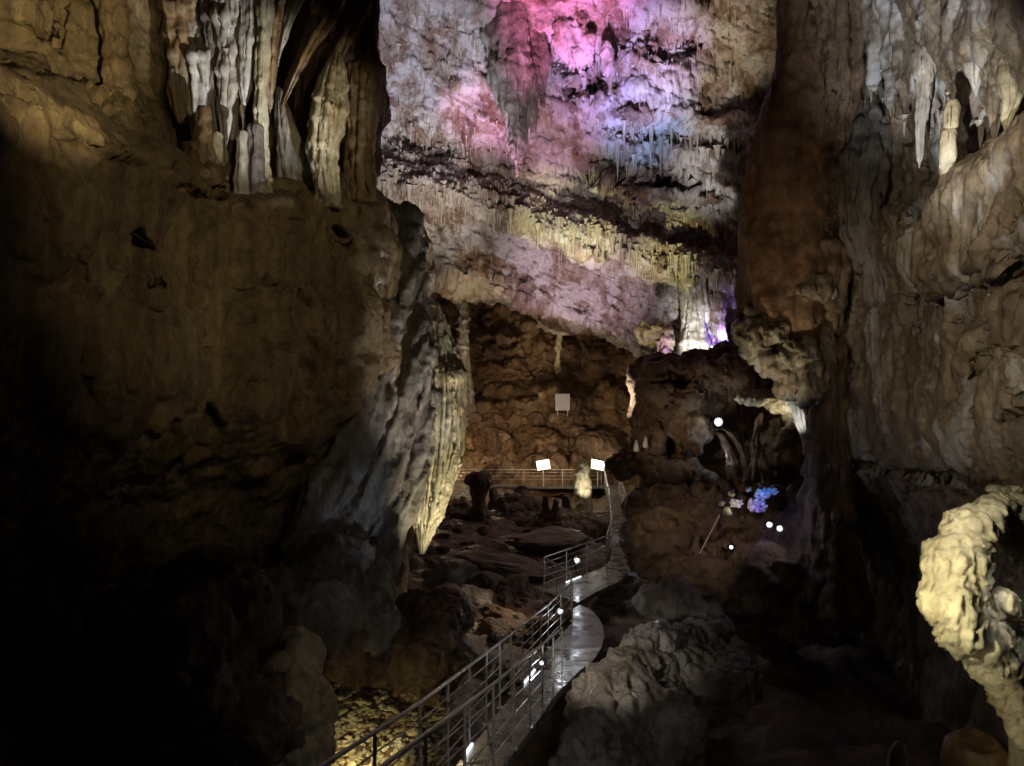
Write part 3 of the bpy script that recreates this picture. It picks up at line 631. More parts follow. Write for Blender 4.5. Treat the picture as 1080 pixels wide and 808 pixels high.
for k, (pth, m_, lab) in enumerate(rw):
    x_, y_, d_, r_ = pth[0]; pth = [(x_+1, y_-70, d_+.9, r_*.5), (x_, y_-30, d_+.35, r_*.9)]+pth
    lo('stalactite', pth, m_, 6, .25, .8, lab, 'stalactite', 100.+k*2, [dict(flute=(.10, 2, .14), lump=(.12, 1.3)), dict(drip=(.08, 1.6), rough=(.04, 5))], 60, 120)
lo('stalagmite', [(1005, 106, 13.6, 3), (1004, 115, 13.6, 5), (1003, 132, 13.6, 5), (1002, 136, 13.6, 3), (1001, 142, 13.6, 5), (1000, 165, 13.6, 6)], 'cream', 4, .15, 1, 'little pale stalagmite standing behind the slanting ledge', 'stalagmite', 130., None, 40, 60)
lo('flowstone', [(918, 60, 20.4, 4), (920, 110, 20, 12), (918, 145, 19.4, 18), (912, 185, 19.0, 20), (908, 225, 18.9, 18), (916, 260, 18.8, 18), (926, 300, 18.7, 16), (926, 350, 18.7, 10), (930, 420, 18.6, 6), (932, 470, 18.8, 2)], 'grey', 7, .25, .9, 'grey lumpy flowstone running down beside the brown pillar', 'flowstone', 131., [dict(lump=(.25, 1), flute=(.14, 1.6, .14)), dict(drip=(.12, 1.2), rough=(.05, 4))], 90, 180)
lo('rock_column', [(884, -80, 20.3, 22), (884, 20, 20.2, 21), (886, 90, 20.1, 22), (882, 140, 20, 16), (880, 200, 20, 13), (878, 260, 20, 12), (876, 320, 20.2, 11), (876, 400, 20.6, 14), (874, 480, 20.6, 17), (872, 560, 20.4, 26), (868, 660, 20, 36)], 'boulder', 7, .25, 1, 'dark ribbed column between the brown pillar and the right wall', 'column', 133., [dict(lump=(.25, .9), flute=(.16, 1.6, .14)), dict(drip=(.12, 1.2), rough=(.06, 4), pop=(.05, 5))], 110, 260)

# ================================================================== CEILING: CLUSTERS, LEDGE, STALACTITES
hc = []
for x, y0, y1, r0, dd in [(545, -20, 186, 15, 0), (536, 0, 150, 13, .5), (526, 20, 118, 11, .3), (518, 40, 92, 9, .6), (553, 10, 165, 9, .4), (562, 20, 138, 10, .8), (572, 30, 112, 9, 1.), (530, 10, 132, 6, -.4), (541, 60, 168, 6, -.5), (549, 90, 176, 5, .2)]:
    hc.append(('c', P(x, y0, 41.2+dd), P(x, (y0+y1)/2, 41.2+dd), r0/F*41, r0*.9/F*41)); hc.append(('c', P(x, (y0+y1)/2, 41.2+dd), P(x+(.5), y1, 41.2+dd), r0*.9/F*41, .05))
hm = sdf_rock('stalactite_cluster', hc, .055, M['olive'], [dict(lump=(.3, .7), flute=(.16, 1.5, .12)), dict(rough=(.1, 2.5), drip=(.1, 1.3), pit=(.2, 1.2, V3(1, 1, .5)))], .22, 140.)
tag(hm, 'great hanging cluster of fused stalactites in the pink light', 'stalactite cluster')
hc = []
for x, y0, y1, r0 in [(612, 20, 92, 8), (600, 10, 74, 9), (622, 40, 80, 7), (592, 30, 66, 7), (640, 50, 96, 8)]:
    hc.append(('c', P(x, y0, 41.5), P(x, (y0+y1)/2, 42), r0/F*41, r0*.8/F*41)); hc.append(('c', P(x, (y0+y1)/2, 42), P(x+4, y1, 42.4), r0*.8/F*41, .1))
hm = sdf_rock('stalactite_cluster', hc, .06, M['ceil'], [dict(lump=(.35, .8), flute=(.16, 1.5, .12)), dict(rough=(.12, 2.5), pit=(.3, 1.2))], .3, 150.)
tag(hm, 'ragged violet lit rock knobs right of the great hanging cluster', 'stalactite cluster')
ld = sdf_rock('rock_ledge', [('e', P(632, 116, 45.0), (1.6, 1.5, .6)), ('e', P(665, 126, 44.9), (1.6, 1.5, .4)), ('e', P(705, 127, 44.9), (2.0, 1.5, .22)), ('e', P(755, 134, 44.6), (2.0, 1.5, .3)), ('e', P(800, 136, 44.4), (2, 1.5, .45))], .07, M['ceil'],
    [dict(lump=(.6, .5), ridge=(.3, .9)), dict(rough=(.35, 1.8), flute=(.25, 1.8, .15), ridge=(.1, 3), pit=(.3, 1.2))], .4, 160.)
tag(ld, 'pale stone ledge crossing the ceiling above a row of stalactites', 'rock ledge')
ld2 = sdf_rock('rock_ledge', [('e', P(690, 210, 47.2), (2.4, 1.6, .4)), ('e', P(750, 216, 47.), (2.6, 1.6, .35)), ('e', P(645, 203, 47.2), (1.6, 1.2, .25))], .07, M['ceil'],
    [dict(lump=(.6, .5), ridge=(.3, .9)), dict(rough=(.35, 1.8), flute=(.25, 1.8, .15), ridge=(.1, 3))], .4, 170.)
tag(ld2, 'frosted grey stone ledge under the hollow of the ceiling', 'rock ledge')

M['tite'] = rock('pale_stalactite', [(.36, .3, .22), (.5, .44, .36), (.62, .58, .5)], rough=.5, bump=.25, scale=1.2)
frf = lambda x: 150+(x-300)*.29
n = 0
for i in range(150):
    x = 398+(i+random.random())/150*378
    p = on('cave_ceiling', x, frf(x)+random.uniform(-12, 14))
    if p is None: continue
    big = random.random()**2
    cone_obj('stalactite', p+np.array([0, -.05, .12]), .35+1.35*big, .055+.09*big, 'tite', 'pale stalactite in the long fringe across the yellow lit ceiling', 'stalactites of the long ceiling fringe')
for i in range(62):
    x = 636+(i+random.random())/62*150; y = random.uniform(134, 150)
    p = on('rock_ledge', x, y)
    if p is None: p = on('cave_ceiling', x, y)
    if p is None: continue
    big = random.random()**2.5
    cone_obj('stalactite', p+np.array([0, .05, .12]), .5+1.9*big, .06+.09*big, 'tite', 'stalactite hanging under the pale ledge right of the ceiling middle', 'stalactites under the ceiling ledge')
for i in range(70):
    x, y = random.uniform(400, 780), random.uniform(5, 180)
    p = on('cave_ceiling', x, y)
    if p is None: continue
    big = random.random()**2
    cone_obj('stalactite', p+np.array([0, 0, .12]), .35+1.1*big, .06+.1*big, 'tite', 'small stalactite scattered over the upper coloured ceiling', 'scattered ceiling stalactites')
# the countless small ones: one mass
VV, QQ_, off = [], [], 0
for i in range(1900):
    x = random.uniform(395, 790)
    if random.random() < .5: y = frf(x)+random.gauss(-18, 22)
    else: y = random.uniform(0, 320)
    p = on('cave_ceiling', x, y)
    if p is None: continue
    v, q = CONES[random.randrange(9)]
    L, r = random.uniform(.25, 1.0), random.uniform(.022, .045)
    VV.append(v*np.array([r, r, L])+p+np.array([0, 0, .06])); QQ_.append(q+off); off += len(v)
o = finish('small_stalactites', np.concatenate(VV), np.concatenate(QQ_), M['tite'])
tag(o, 'countless tiny stalactites bristling from the coloured ceiling', 'stalactites', kind='stuff')
for i in range(26):
    x = 738+(i+random.random())/26*52
    p = on('arch_rock', x, random.uniform(408, 418))
    if p is None: continue
    cone_obj('stalactite', p+np.array([0, -.05, .05]), random.uniform(.15, .5), random.uniform(.03, .06), 'mud', 'tiny dark stalactite fringing the top of the arch', 'stalactites over the arch')

# ================================================================== FAR CHAMBER
lo('stalagmite', [(487, 308, 57, 2), (487.5, 314, 57, 4), (488, 330, 57, 5), (487, 345, 57, 5.5), (488, 350, 57, 4.5), (487, 372, 57.4, 7), (487, 410, 58, 10), (487, 440, 58.4, 13)], 'grey', 6, .2, 1, 'tall grey candle shaped stalagmite on the far slope, beside the left drapery', 'stalagmite', 200., [dict(drip=(.3, 1.6), rough=(.12, 3))], 44, 110)
dq = on('cave_wall_far', 589, 392)[1]
lo('stalagmite', [(590, 337, dq, .6), (590, 341, dq, 1.8), (590.5, 352, dq, 2.6), (589, 366, dq, 2.7), (589, 372, dq, 1.8), (588.5, 378, dq, 2.2), (588.5, 390, dq+.1, 3.2), (588, 400, dq+.4, 4.5)], 'cream', 6, .2, 1, 'thin bright stalagmite standing alone on the far slope', 'stalagmite', 201., [dict(drip=(.2, 1.8), rough=(.1, 3))], 36, 90)
lo('rock_column', [(733, 280, 46, 10), (734, 305, 46, 10), (735, 330, 46, 11), (736, 350, 45.8, 14), (736, 370, 45.6, 18), (735, 392, 45.4, 20)], 'calcite', 9, .2, 1, 'dazzling white column lit by a lamp at its foot', 'column', 202., [dict(flute=(.25, 1.4, .12), lump=(.3, .8)), dict(drip=(.15, 1), rough=(.1, 2.5))], 80, 120)
lo('rock_column', [(722, 285, 46.5, 6), (722, 320, 46.5, 4), (723, 350, 46.4, 4), (722, 380, 46, 7)], 'cream', 6, .2, 1, 'thin yellowish column left of the dazzling white one', 'column', 203., [dict(rough=(.15, 2))], 40, 80)
lo('rock_column', [(757, 310, 45.5, 8), (757, 335, 45.5, 6), (757, 355, 45.4, 7), (756, 385, 45.2, 12)], 'ceil', 7, .25, 1, 'violet shaded column right of the dazzling white one', 'column', 204., [dict(flute=(.25, 1.4, .12)), dict(rough=(.12, 2.5))], 60, 90)
cr_ = sdf_rock('flowstone', [('e', P(688, 352, 44), (.95, .8, .55)), ('e', P(702, 358, 43.6), (.5, .6, .6)), ('e', P(700, 385, 43), (.55, .5, .3)), ('c', P(703, 372, 43), P(711, 384, 43), .15, .1)], .05, M['cream'], [dict(lump=(.3, 1.), flute=(.25, 1.6, .15)), dict(rough=(.2, 2.4), drip=(.12, 1.5), flute=(.1, 4, .12))], .15, 205.)
tag(cr_, 'cream flowstone lumps with a purple hollow left of the white column', 'flowstone')
for k, (x, L) in enumerate([(694, 18), (698, 24), (703, 20), (707, 14)]):
    cone_obj('stalactite', P(x, 360, 43.2), L/F*43, .09, 'tite', 'purple lit stalactite in the little hollow below the cream flowstone', 'stalactites in the purple hollow', k)
bk = sdf_rock('boulder', [('e', P(630, 470, 55.2), (1.4, 1.3, 1.0)), ('e', P(645, 484, 54.8), (1.25, 1.2, 1.0)), ('e', P(656, 498, 54.6), (.75, 1, .9))], .06, M['boulder'], [dict(lump=(.3, .6), drip=(.12, 1.1)), dict(ridge=(.08, 1.8), rough=(.08, 3))], .3, 210.)
tag(bk, 'pale ribbed boulder rising behind the bright far stalagmite', 'boulder')
bs = sdf_rock('stalagmite', [('c', P(615, 489, 46), P(615, 520, 46), .26, .45), ('c', P(612, 500, 45.8), P(612, 525, 45.8), .3, .3), ('c', P(617, 520, 45.8), P(616, 545, 45.6), .32, .55), ('e', P(624, 548, 45.2), (.6, .5, .3))], .04, M['cream'], [dict(drip=(.14, 1.8), lump=(.1, 1.5)), dict(pop=(.09, 3.5), rough=(.05, 5))], .15, 211.)
tag(bs, 'glaring knobbly stalagmite in front of the far platform', 'stalagmite')
gs = [(505, 500, 552, 9, 'mud', 'round topped brown stalagmite before the far railing'), (532, 532, 560, 8, 'grey', 'squat grey stalagmite with frosted edge amid the dark ones'), (550, 515, 560, 11, 'grey', 'broad dark stalagmite with a white frosted side'), (488, 525, 558, 9, 'boulder', 'short brown stalagmite close to the left drapery'), (575, 524, 552, 4, 'boulder', 'thin dark stalagmite before the far platform, left of the glaring one'), (597, 524, 552, 6, 'boulder', 'dark pointed stalagmite directly left of the glaring one'), (563, 528, 562, 8, 'boulder', 'low black stalagmite mound in the middle of the dark cluster'), (520, 515, 555, 6, 'boulder', 'narrow brown stalagmite right of the round topped one'), (586, 527, 552, 4, 'mud', 'slim reddish stalagmite near the platform steps')]
for k, (x, y0, y1, r, m_, lab) in enumerate(gs):
    d = 38+(k % 4)*1.6
    rt = 1.0 if k == 0 else .35
    lo('stalagmite', [(x, y0-r*.2, d, r*.2), (x, y0+r*.3, d, r*max(rt, .5)), (x+.5, y0+(y1-y0)*.35, d, r*(.95 if k == 0 else .75)), (x, y0+(y1-y0)*.6, d, r*(.7 if k == 0 else .95)), (x, y1, d, r*1.3), (x, y1+12, d, r*1.9)], m_, 5, .2, 1, lab, 'stalagmite', 220.+k, [dict(lump=(.25, 1), drip=(.2, 1.3)), dict(rough=(.12, 3), pop=(.1, 3))], 48, 70)

# ================================================================== LOOSE ROCKS
def boulder_verts(seed, sub=5):
    bm = bmesh.new(); bmesh.ops.create_icosphere(bm, subdivisions=sub, radius=1)
    V = np.array([v.co for v in bm.verts], f32); T = np.array([[v.index for v in f.verts] for f in bm.faces]); bm.free()
    r = np.random.RandomState(seed)
    for _ in range(9):
        n_ = r.randn(3); n_ /= np.linalg.norm(n_); c = r.uniform(.55, .85)
        e = V@n_-c; V = V-np.clip(e, 0, None)[:, None]*n_.astype(f32)*.95
    N = V/np.linalg.norm(V, axis=1)[:, None]
    V = V+N*height(V, dict(lump=(.25, .9), cell=(.14, 1.6), cell2=(.07, 3.6), rough=(.14, 2.5), ridge=(.06, 4)), seed*3.)[:, None]
    return V*np.array([1, r.uniform(.7, 1.), r.uniform(.55, .8)], f32), T
BM_ = [boulder_verts(s+1) for s in range(8)]
BME = {}
def rock_obj(name, p, r, mat, label, cat, group=None, v=None, sc_=(1, 1, 1), rz=None):
    k = random.randrange(8) if v is None else v
    if (k, mat) not in BME:
        me = mesh_np('boulder', BM_[k][0], tris=BM_[k][1]); me.materials.append(M[mat]); BME[(k, mat)] = me
    o = bpy.data.objects.new(name, BME[(k, mat)]); COL.objects.link(o)
    o.location = p; o.scale = (r*sc_[0], r*sc_[1], r*sc_[2]); o.rotation_euler = (random.uniform(-.2, .2), random.uniform(-.2, .2), random.uniform(0, 6.28) if rz is None else rz)
    return tag(o, label, cat, group)
big = [(535, 592, 40, 'boulder', (1.6, 1.2, .5), 'long flat brown rock across the floor behind the railing corner'), (545, 622, 26, 'boulder', (1.2, 1, .9), 'brown angular rock left of the railing corner'), (500, 630, 26, 'grey', (1, 1, 1), 'grey leaning rock in the middle of the rubble'), (575, 655, 24, 'boulder', (1.3, 1, .8), 'rounded brown rock close to the walkway railing'), (525, 665, 24, 'boulder', (1.2, 1, .7), 'brown slab rock above the sloping handrail'), (470, 600, 30, 'grey', (1, 1, .9), 'dark grey rock under the pointed drapery'), (498, 660, 10, 'cream', (1.6, .7, .5), 'small pale bone shaped rock on the rubble'), (440, 700, 26, 'boulder', (1.3, 1, .8), 'dark brown rock beside the gravel pit'), (490, 700, 14, 'boulder', (1, 1, .8), 'small brown rock left of the sloping handrail'), (500, 585, 26, 'mud', (1.3, 1, .6), 'muddy rock below the dark stalagmite cluster'), (580, 565, 34, 'mud', (1.8, 1, .4), 'wide muddy rock shelf below the glaring stalagmite'), (640, 628, 16, 'boulder', (1.3, 1, .7), 'small brown rock wedged beside the upper walkway'), (662, 640, 12, 'grey', (1, 1, .8), 'little grey rock right of the curved landing'), (672, 622, 12, 'boulder', (1, 1, 1.2), 'upright dark rock under the huge boulder')]
for k, (x, y, r, m_, s_, lab) in enumerate(big):
    p = on('cave_floor', x, y+r*.3)
    if p is None: continue
    rr = r/F*p[1]
    rock_obj('boulder', p+np.array([0, 0, rr*.15]), rr, m_, lab, 'boulder', None, k % 8, s_, k*1.3)
for i in range(90):
    x, y = random.uniform(425, 600), random.uniform(560, 740)
    if y > 1.0*(1130-.92*x)+110 : continue
    p = on('cave_floor', x, y)
    if p is None or p[1] < 12: continue
    rock_obj('rock', p, random.uniform(.12, .38), random.choice(['boulder', 'boulder', 'mud', 'grey']), 'broken brown rock lying in the rubble left of the walkway', 'rock', 'broken rocks left of the walkway')
for i in range(40):
    x, y = random.uniform(480, 690), random.uniform(440, 500)
    p = on('cave_wall_far', x, y)
    if p is None: continue
    rock_obj('rock', p, random.uniform(.3, .9), random.choice(['brown', 'boulder', 'brown']), 'reddish rock fallen on the far slope', 'rock', 'rocks on the far slope')
GV, GT, off = [], [], 0
gb = [boulder_verts(s+40, 1) for s in range(6)]
for i in range(1500):
    x, y = random.uniform(325, 470), random.uniform(705, 850)
    p = on('cave_floor', x, y)
    if p is None: continue
    v, t = gb[random.randrange(6)]; s_ = random.uniform(.03, .1)*(1.8 if random.random() < .08 else 1)
    a = random.uniform(0, 6.28); R_ = np.array([[math.cos(a), -math.sin(a), 0], [math.sin(a), math.cos(a), 0], [0, 0, .7]])
    GV.append((v*s_)@R_.T+p+np.array([0, 0, s_*.3])); GT.append(t+off); off += len(v)
g = finish('gravel', np.concatenate(GV), None, M['cream'], tris=np.concatenate(GT), smooth=False)
tag(g, 'loose gravel glowing in warm light beside the walkway', 'gravel', kind='stuff')

# ================================================================== WALKWAY
def zb(y): return CZ-(4.95+.205*(min(y, 19)-11.5))
def deck(name, st, th=.14):
    V = []
    for (lx, ly, rx, ry) in st:
        V += [(lx, ly, zb(ly)), (rx, ry, zb(ry)), (rx, ry, zb(ry)-th), (lx, ly, zb(ly)-th)]
    n_ = len(st); Fq = []
    for i in range(n_-1):
        a, b = 4*i, 4*i+4
        for k in range(4): Fq.append((a+k, a+(k+1) % 4, b+(k+1) % 4, b+k))
    Fq += [(3, 2, 1, 0), (4*n_-4, 4*n_-3, 4*n_-2, 4*n_-1)]
    me = bpy.data.meshes.new(name); me.from_pydata(V, [], Fq); me.update()
    bm = bmesh.new(); bm.from_mesh(me); bmesh.ops.recalc_face_normals(bm, faces=bm.faces)
    bmesh.ops.bevel(bm, geom=[e for e in bm.edges if e.calc_face_angle(0) > .7], offset=.012, segments=1, affect='EDGES'); bm.to_mesh(me); bm.free()
    return tag(link(name, me, deckm), 'narrow grey walkway deck', kind='structure')
deck('walkway', [(-1.75, 3.5, -1.25, 3.5), (-.93, 8, -.4, 8), (-.38, 11.5, .27, 11.5), (0, 14.3, .8, 14.3), (.48, 17, 1.44, 17), (.68, 18.2, 1.85, 18.4), (.9, 19.7, 2.2, 19.7), (1.3, 20.9, 2.38, 20.6), (1.5, 21.4, 2.43, 21.4), (1.66, 21.9, 2.41, 22.2), (1.7, 22.6, 2.28, 23.0), (1.74, 23.1, 1.98, 23.55)])
deck('walkway_far', [(1.0, 25.1, 1.95, 23.75), (2.1, 26.7, 2.6, 24.95), (3.33, 28.5, 3.5, 26.3), (3.7, 30, 4.35, 28.5), (3.95, 32, 4.95, 31.3), (4.5, 37, 5.5, 37), (4.95, 41, 5.9, 41), (5.75, 49, 6.6, 49), (5.85, 50.3, 6.7, 50.3)])
deck('walkway_platform', [(-4.2, 50.34, -4.2, 53), (6.6, 50.34, 6.6, 53)])
def railing(pts, label, spacing=1.25, H=1.05, wires=4, r=.02, close=.0, post_r=.016):
    pts = [Vector((x, y, zb(y)+H)) for x, y in pts]
    root = empty('railing', (pts[0].x, pts[0].y, pts[0].z-H)); tag(root, label, 'railing')
    MB().tube(pts, r, 10).build('handrail', steel, root)
    for k in range(wires):
        MB().tube([p-Vector((0, 0, H*(.17+.2*k))) for p in pts], .008, 6).build('rail_wire', steel, root)
    for a, b in zip(pts[:-1], pts[1:]):
        n_ = max(1, round((b-a).length/spacing))
        for i in range(n_): 
            p = a.lerp(b, i/n_)
            m = MB().bar(p-Vector((0, 0, H+.06)), p, post_r, 8); m.box(p-Vector((0, 0, H-.004)), (.09, .09, .012)); m.build('post', steel, root)
    p = pts[-1]; m = MB().bar(p-Vector((0, 0, H+.06)), p, post_r, 8); m.box(p-Vector((0, 0, H-.004)), (.09, .09, .012)); m.build('post', steel, root)
    return root
railing([(-1.62, 4.2), (-.915, 8), (-.02, 14.3), (.88, 19.7), (1.64, 21.9), (1.68, 23.1), (1.0, 25.1), (3.33, 28.5)], 'steel railing along the left side of the near walkway, bending round the landing')
railing([(-1.22, 4.2), (-.21, 9.1), (.96, 15.4)], 'steel railing on the right side of the near walkway, ending halfway')
railing([(3.36, 28.6), (3.97, 32), (4.95, 41), (5.72, 49.6)], 'steel railing on the left of the far walkway beyond the landing', 1.6)
railing([(4.95, 32.5), (5.52, 38.8), (6.5, 49)], 'steel railing on the right of the far walkway', 1.6)
railing([(-4.1, 50.45), (5.6, 50.45)], 'long steel railing along the front of the far platform', 2.4, wires=3)
# ================================================================== LAMPS, SIGNS, CRYSTALS
glow = plain('lamp_glow_white', (1, 1, 1), .4, 0, (.92, .95, 1), 30.)
glow_soft = plain('panel_glow', (1, 1, 1), .4, 0, (1, .97, .9), 2.2)
line_m = plain('bright_line_glow', (1, 1, 1), .4, 0, (.85, .92, 1), 2.5)
ink = plain('panel_ink', (.25, .24, .22), .6)
greym = plain('grey_sign_face', (.46, .45, .5), .6)
def lamp(loc, label, r=.05, tilt=(0, 0, 0), name='floodlight', mat=None, post=.0):
    root = empty(name, loc); tag(root, label, 'lamp')
    l = Vector(loc); rot = Euler(tilt)
    def tr(v): return l+rot.to_matrix() @ Vector(v)
    MB().bar(tr((0, r*2.4, 0)), tr((0, r*.25, 0)), r*1.25, 16).build('housing', darkm, root)
    m = MB(); bmesh.ops.create_cone(m.bm, cap_ends=False, segments=20, radius1=r*1.1, radius2=r*1.4, depth=r*1., matrix=Matrix.Translation(tr((0, -r*.5, 0))) @ (rot.to_matrix().to_4x4() @ Matrix.Rotation(math.radians(90), 4, 'X')))
    m.bar(tr((-r*1.7, r*1.2, 0)), tr((r*1.7, r*1.2, 0)), r*.25); m.bar(tr((-r*1.7, r*1.2, 0)), tr((-r*1.7, r*1.2, -r*2.6)), r*.2); m.bar(tr((r*1.7, r*1.2, 0)), tr((r*1.7, r*1.2, -r*2.6)), r*.2); m.bar(tr((-r*1.7, r*1.2, -r*2.6)), tr((r*1.7, r*1.2, -r*2.6)), r*.2); m.build('bracket', darkm, root)
    m = MB(); bmesh.ops.create_uvsphere(m.bm, u_segments=16, v_segments=10, radius=r*.8, matrix=Matrix.Translation(tr((0, -r*.1, 0))) )
    m.build('lens', mat or glow, root)
    if post: MB().bar(tr((0, r*1.5, 0)), l+Vector((0, r*1.5, -post)), r*.3, 8).build('post', darkm, root)
    return root
lamp((2.14, 26.7, 1.13), 'small bright lamp on the railing of the upper landing', .075, (.4, 0, .5), 'railing_lamp', None, .5)
lamp((1.22, 20.6, 1.17), 'small bright lamp low on the left railing near the walkway bend', .06, (.4, 0, .5), 'railing_lamp', None, .4)
lamp((.47, 12.6, 2.62), 'small bright lamp on the right railing above the white line', .03, (.5, 0, -.6), 'railing_lamp', None, .7)
lamp(P(757, 445, 29.3), 'dazzling round lamp shining from inside the dark arch', .11, (0, 0, 0), 'floodlight', None, .5)
lamp(P(751, 367, 44.2), 'tiny white lamp at the foot of the dazzling white column', .1, (0, 0, 0))
lamp(P(811, 553, 20.2), 'left lamp of the pair shining beside the blue crystals', .055, (.1, 0, .1), 'floodlight', None, .4)
lamp(P(822, 557, 20.1), 'right lamp of the pair shining beside the blue crystals', .055, (.1, 0, -.15), 'floodlight', None, .4)
lamp(P(771, 577, 19.6), 'tiny dim lamp in the black rock below the crystals', .035, (.1, 0, 0))
for p, q, lab in [((.24, 15.3), (.48, 16.9), 'glowing white line on the deck edge below the small railing lamp'), ((1.75, 26.05), (2.3, 26.85), 'short glowing white line under the lamp of the upper landing'), ((-.58, 10.0), (-.52, 10.5), 'short glowing white line at the near bottom end of the deck')]:
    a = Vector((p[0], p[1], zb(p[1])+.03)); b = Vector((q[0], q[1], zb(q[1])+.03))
    root = empty('bright_line', a); tag(root, lab, 'light strip')  # emissive bar drawn where a bright line runs along the deck
    MB().bar(a+Vector((-.03, 0, 0)), b+Vector((-.03, 0, 0)), .025, 8).build('line_backing', steel, root); MB().bar(a, b, .018, 8).build('line_bar', line_m, root)
for px, lab, hx in [(573, 'glowing white slanted information panel at the middle of the platform railing', 0), (630.5, 'glowing white slanted information panel beside the glaring stalagmite', 1)]:
    c = Vector(P(px, 490.5, 50.2)); root = empty('information_panel', (c.x, c.y, zb(50))); tag(root, lab, 'panel')
    rot = Euler((math.radians(50), math.radians(-9 if not hx else 12), 0))
    MB().box(c, (.86, .74, .04), rot, .01).build('frame', steel, root)
    n_ = rot.to_matrix() @ Vector((0, 0, 1))
    f = MB().box(c+n_*.024, (.8, .68, .012), rot).build('lit_face', glow_soft, root)
    m = MB()
    for k in range(3 if hx else 2):
        m.box(c+n_*.032+rot.to_matrix() @ Vector((.12-.1*k, .12-.13*k, 0)), (.16 if k else .12, .035, .006), rot)
    o = m.build('printed_lines', ink, root)
    MB().bar((c.x, c.y+.05, zb(50)), (c.x, c.y+.05, c.z-.05), .035, 10).build('post', steel, root)
c = P(593.5, 424, 56); root = empty('sign_board', (c[0], c[1], c[2]-1.3)); tag(root, 'plain grey rectangular board standing on the far slope', 'sign')
MB().box(c, (.95, .05, 1.12), None, .01).build('board', greym, root); MB().box(c+np.array([0, .04, 0]), (1.0, .03, 1.17), None, .01).build('frame', steel, root)
for s in (-.35, .35): MB().bar((c[0]+s, c[1]+.07, c[2]-.95), (c[0]+s, c[1]+.07, c[2]+.4), .03).build('post', steel, root)
c = P(667, 605.5, 21.3); root = empty('number_plate_sign', c); root.name = 'small_plate'; tag(root, 'small pale blank plate on the dark rock beside the walkway', 'sign')
MB().box(c, (.22, .02, .1), Euler((0, .06, 0)), .004).build('plate', greym, root); MB().bar(c+np.array([0, .03, -.3]), c+np.array([0, .03, .03]), .012).build('stake', darkm, root)
m = MB().bar(P(738, 584, 20), P(759, 543, 20.2), .014, 8); o = m.build('pole', steel); tag(o, 'thin leaning metal pole in front of the huge boulder', 'pole')
# crystals
M['crystal'] = plain('milky_crystal', (.7, .7, .72), .25)
def crystal(name, p, n_, R, seed, lab, cat, mat='crystal'):
    r = np.random.RandomState(seed); bm = bmesh.new()
    bmesh.ops.create_icosphere(bm, subdivisions=3, radius=R*.75, matrix=Matrix.Translation(Vector(p)+Vector((0, R*.45, 0))) @ Matrix.Diagonal((1.15, .6, .8, 1)))
    for v_ in bm.verts: v_.co += Vector(r.randn(3)*R*.05)
    for k in range(n_):
        dv = Vector((r.randn()*.7, r.randn()*.5-.5, abs(r.randn())*.8+.1)).normalized(); L = R*r.uniform(.25, .65); w_ = L*r.uniform(.22, .4)
        o_ = Vector((r.uniform(-.8, .8), r.randn()*.15, r.uniform(-.6, .5)))*R
        mm = Matrix.Translation(Vector(p)+o_+dv*L*.4) @ dv.to_track_quat('Z', 'Y').to_matrix().to_4x4()
        bmesh.ops.create_cone(bm, cap_ends=True, segments=6, radius1=w_, radius2=w_*.85, depth=L*.7, matrix=mm)
        bmesh.ops.create_cone(bm, cap_ends=True, segments=6, radius1=w_*.85, radius2=w_*.05, depth=L*.25, matrix=mm @ Matrix.Translation((0, 0, L*.475)))
    me = bpy.data.meshes.new(name); bmesh.ops.translate(bm, vec=-Vector(p), verts=bm.verts); bm.to_mesh(me); bm.free()
    return tag(link(name, me, M[mat], None, p), lab, cat)
for i, (x, y, R, lab) in enumerate([(799, 534, .26, 'purple lit crystal clump on the huge boulder, largest of the clumps'), (804, 522, .22, 'blue lit crystal clump above the purple one'), (814, 518, .15, 'blue violet crystal clump at the top right edge'), (776, 531, .16, 'yellowish lit crystal clump left of the purple one')]):
    crystal('crystal_clump', P(x, y, 20.75), 34, R, 340+i, lab, 'crystal')
for i, (x, y, r, lab) in enumerate([(772, 520, .13, 'small white stone on the huge boulder, upper of the pale ones'), (768, 540, .16, 'cream stone at the foot of the yellowish crystals'), (789, 516, .1, 'bluish pebble above the crystal clumps'), (761, 531, .1, 'tiny pale stone left of the yellowish crystals')]):
    rock_obj('stone', P(x, y, 20.7), r, 'calcite', lab, 'stone', None, i)
for i, (x, y, lab) in enumerate([(671, 470, 'small shining white stalagmite in a dark niche, left one'), (681, 466, 'small shining white stalagmite in a dark niche, right one')]):
    d = 29.2
    lo('stalagmite', [(x, y-6, d, .8), (x, y-3, d, 1.8), (x, y+2, d, 2.6), (x, y+6, d, 3)], 'calcite', 4, .1, 1, lab, 'stalagmite', 310.+i, [dict(rough=(.03, 5))], 24, 24)
lo('stalagmite', [(948, 782, 7.6, 2), (948, 788, 7.6, 7), (947, 800, 7.6, 9), (946, 830, 7.6, 12)], 'cream', 4, .12, 1, 'small pale stalagmite stub at the bottom edge near the stone pot', 'stalagmite', 320., [dict(lump=(.03, 5), rough=(.01, 12))], 48, 50)
pot = sdf_rock('stone_pot', [('e', P(1030, 800, 7.9), (.32, .3, .27)), ('es', P(1034, 778, 7.75), (.25, .22, .12))], .02, M['amber'], [dict(lump=(.05, 3), rough=(.02, 8))], .05, 330.)
tag(pot, 'hollow tan stone bowl below the bright curved flowstone', 'stone bowl')
for i, (x, y, r, lab) in enumerate([(1052, 516, .10, 'beige stone on the wall foot above the bright flowstone, left one'), (1071, 516, .10, 'beige stone on the wall foot above the bright flowstone, right one'), (1078, 395, .4, 'smooth pale round rock at the right edge of the photo')]):
    rock_obj('stone', P(x, y, 7.9 if r < .3 else 10.1), r, 'cream' if r < .3 else 'right', lab, 'stone', None, i+2, (1.3, 1, .7) if r < .3 else (.8, .8, 1.2))
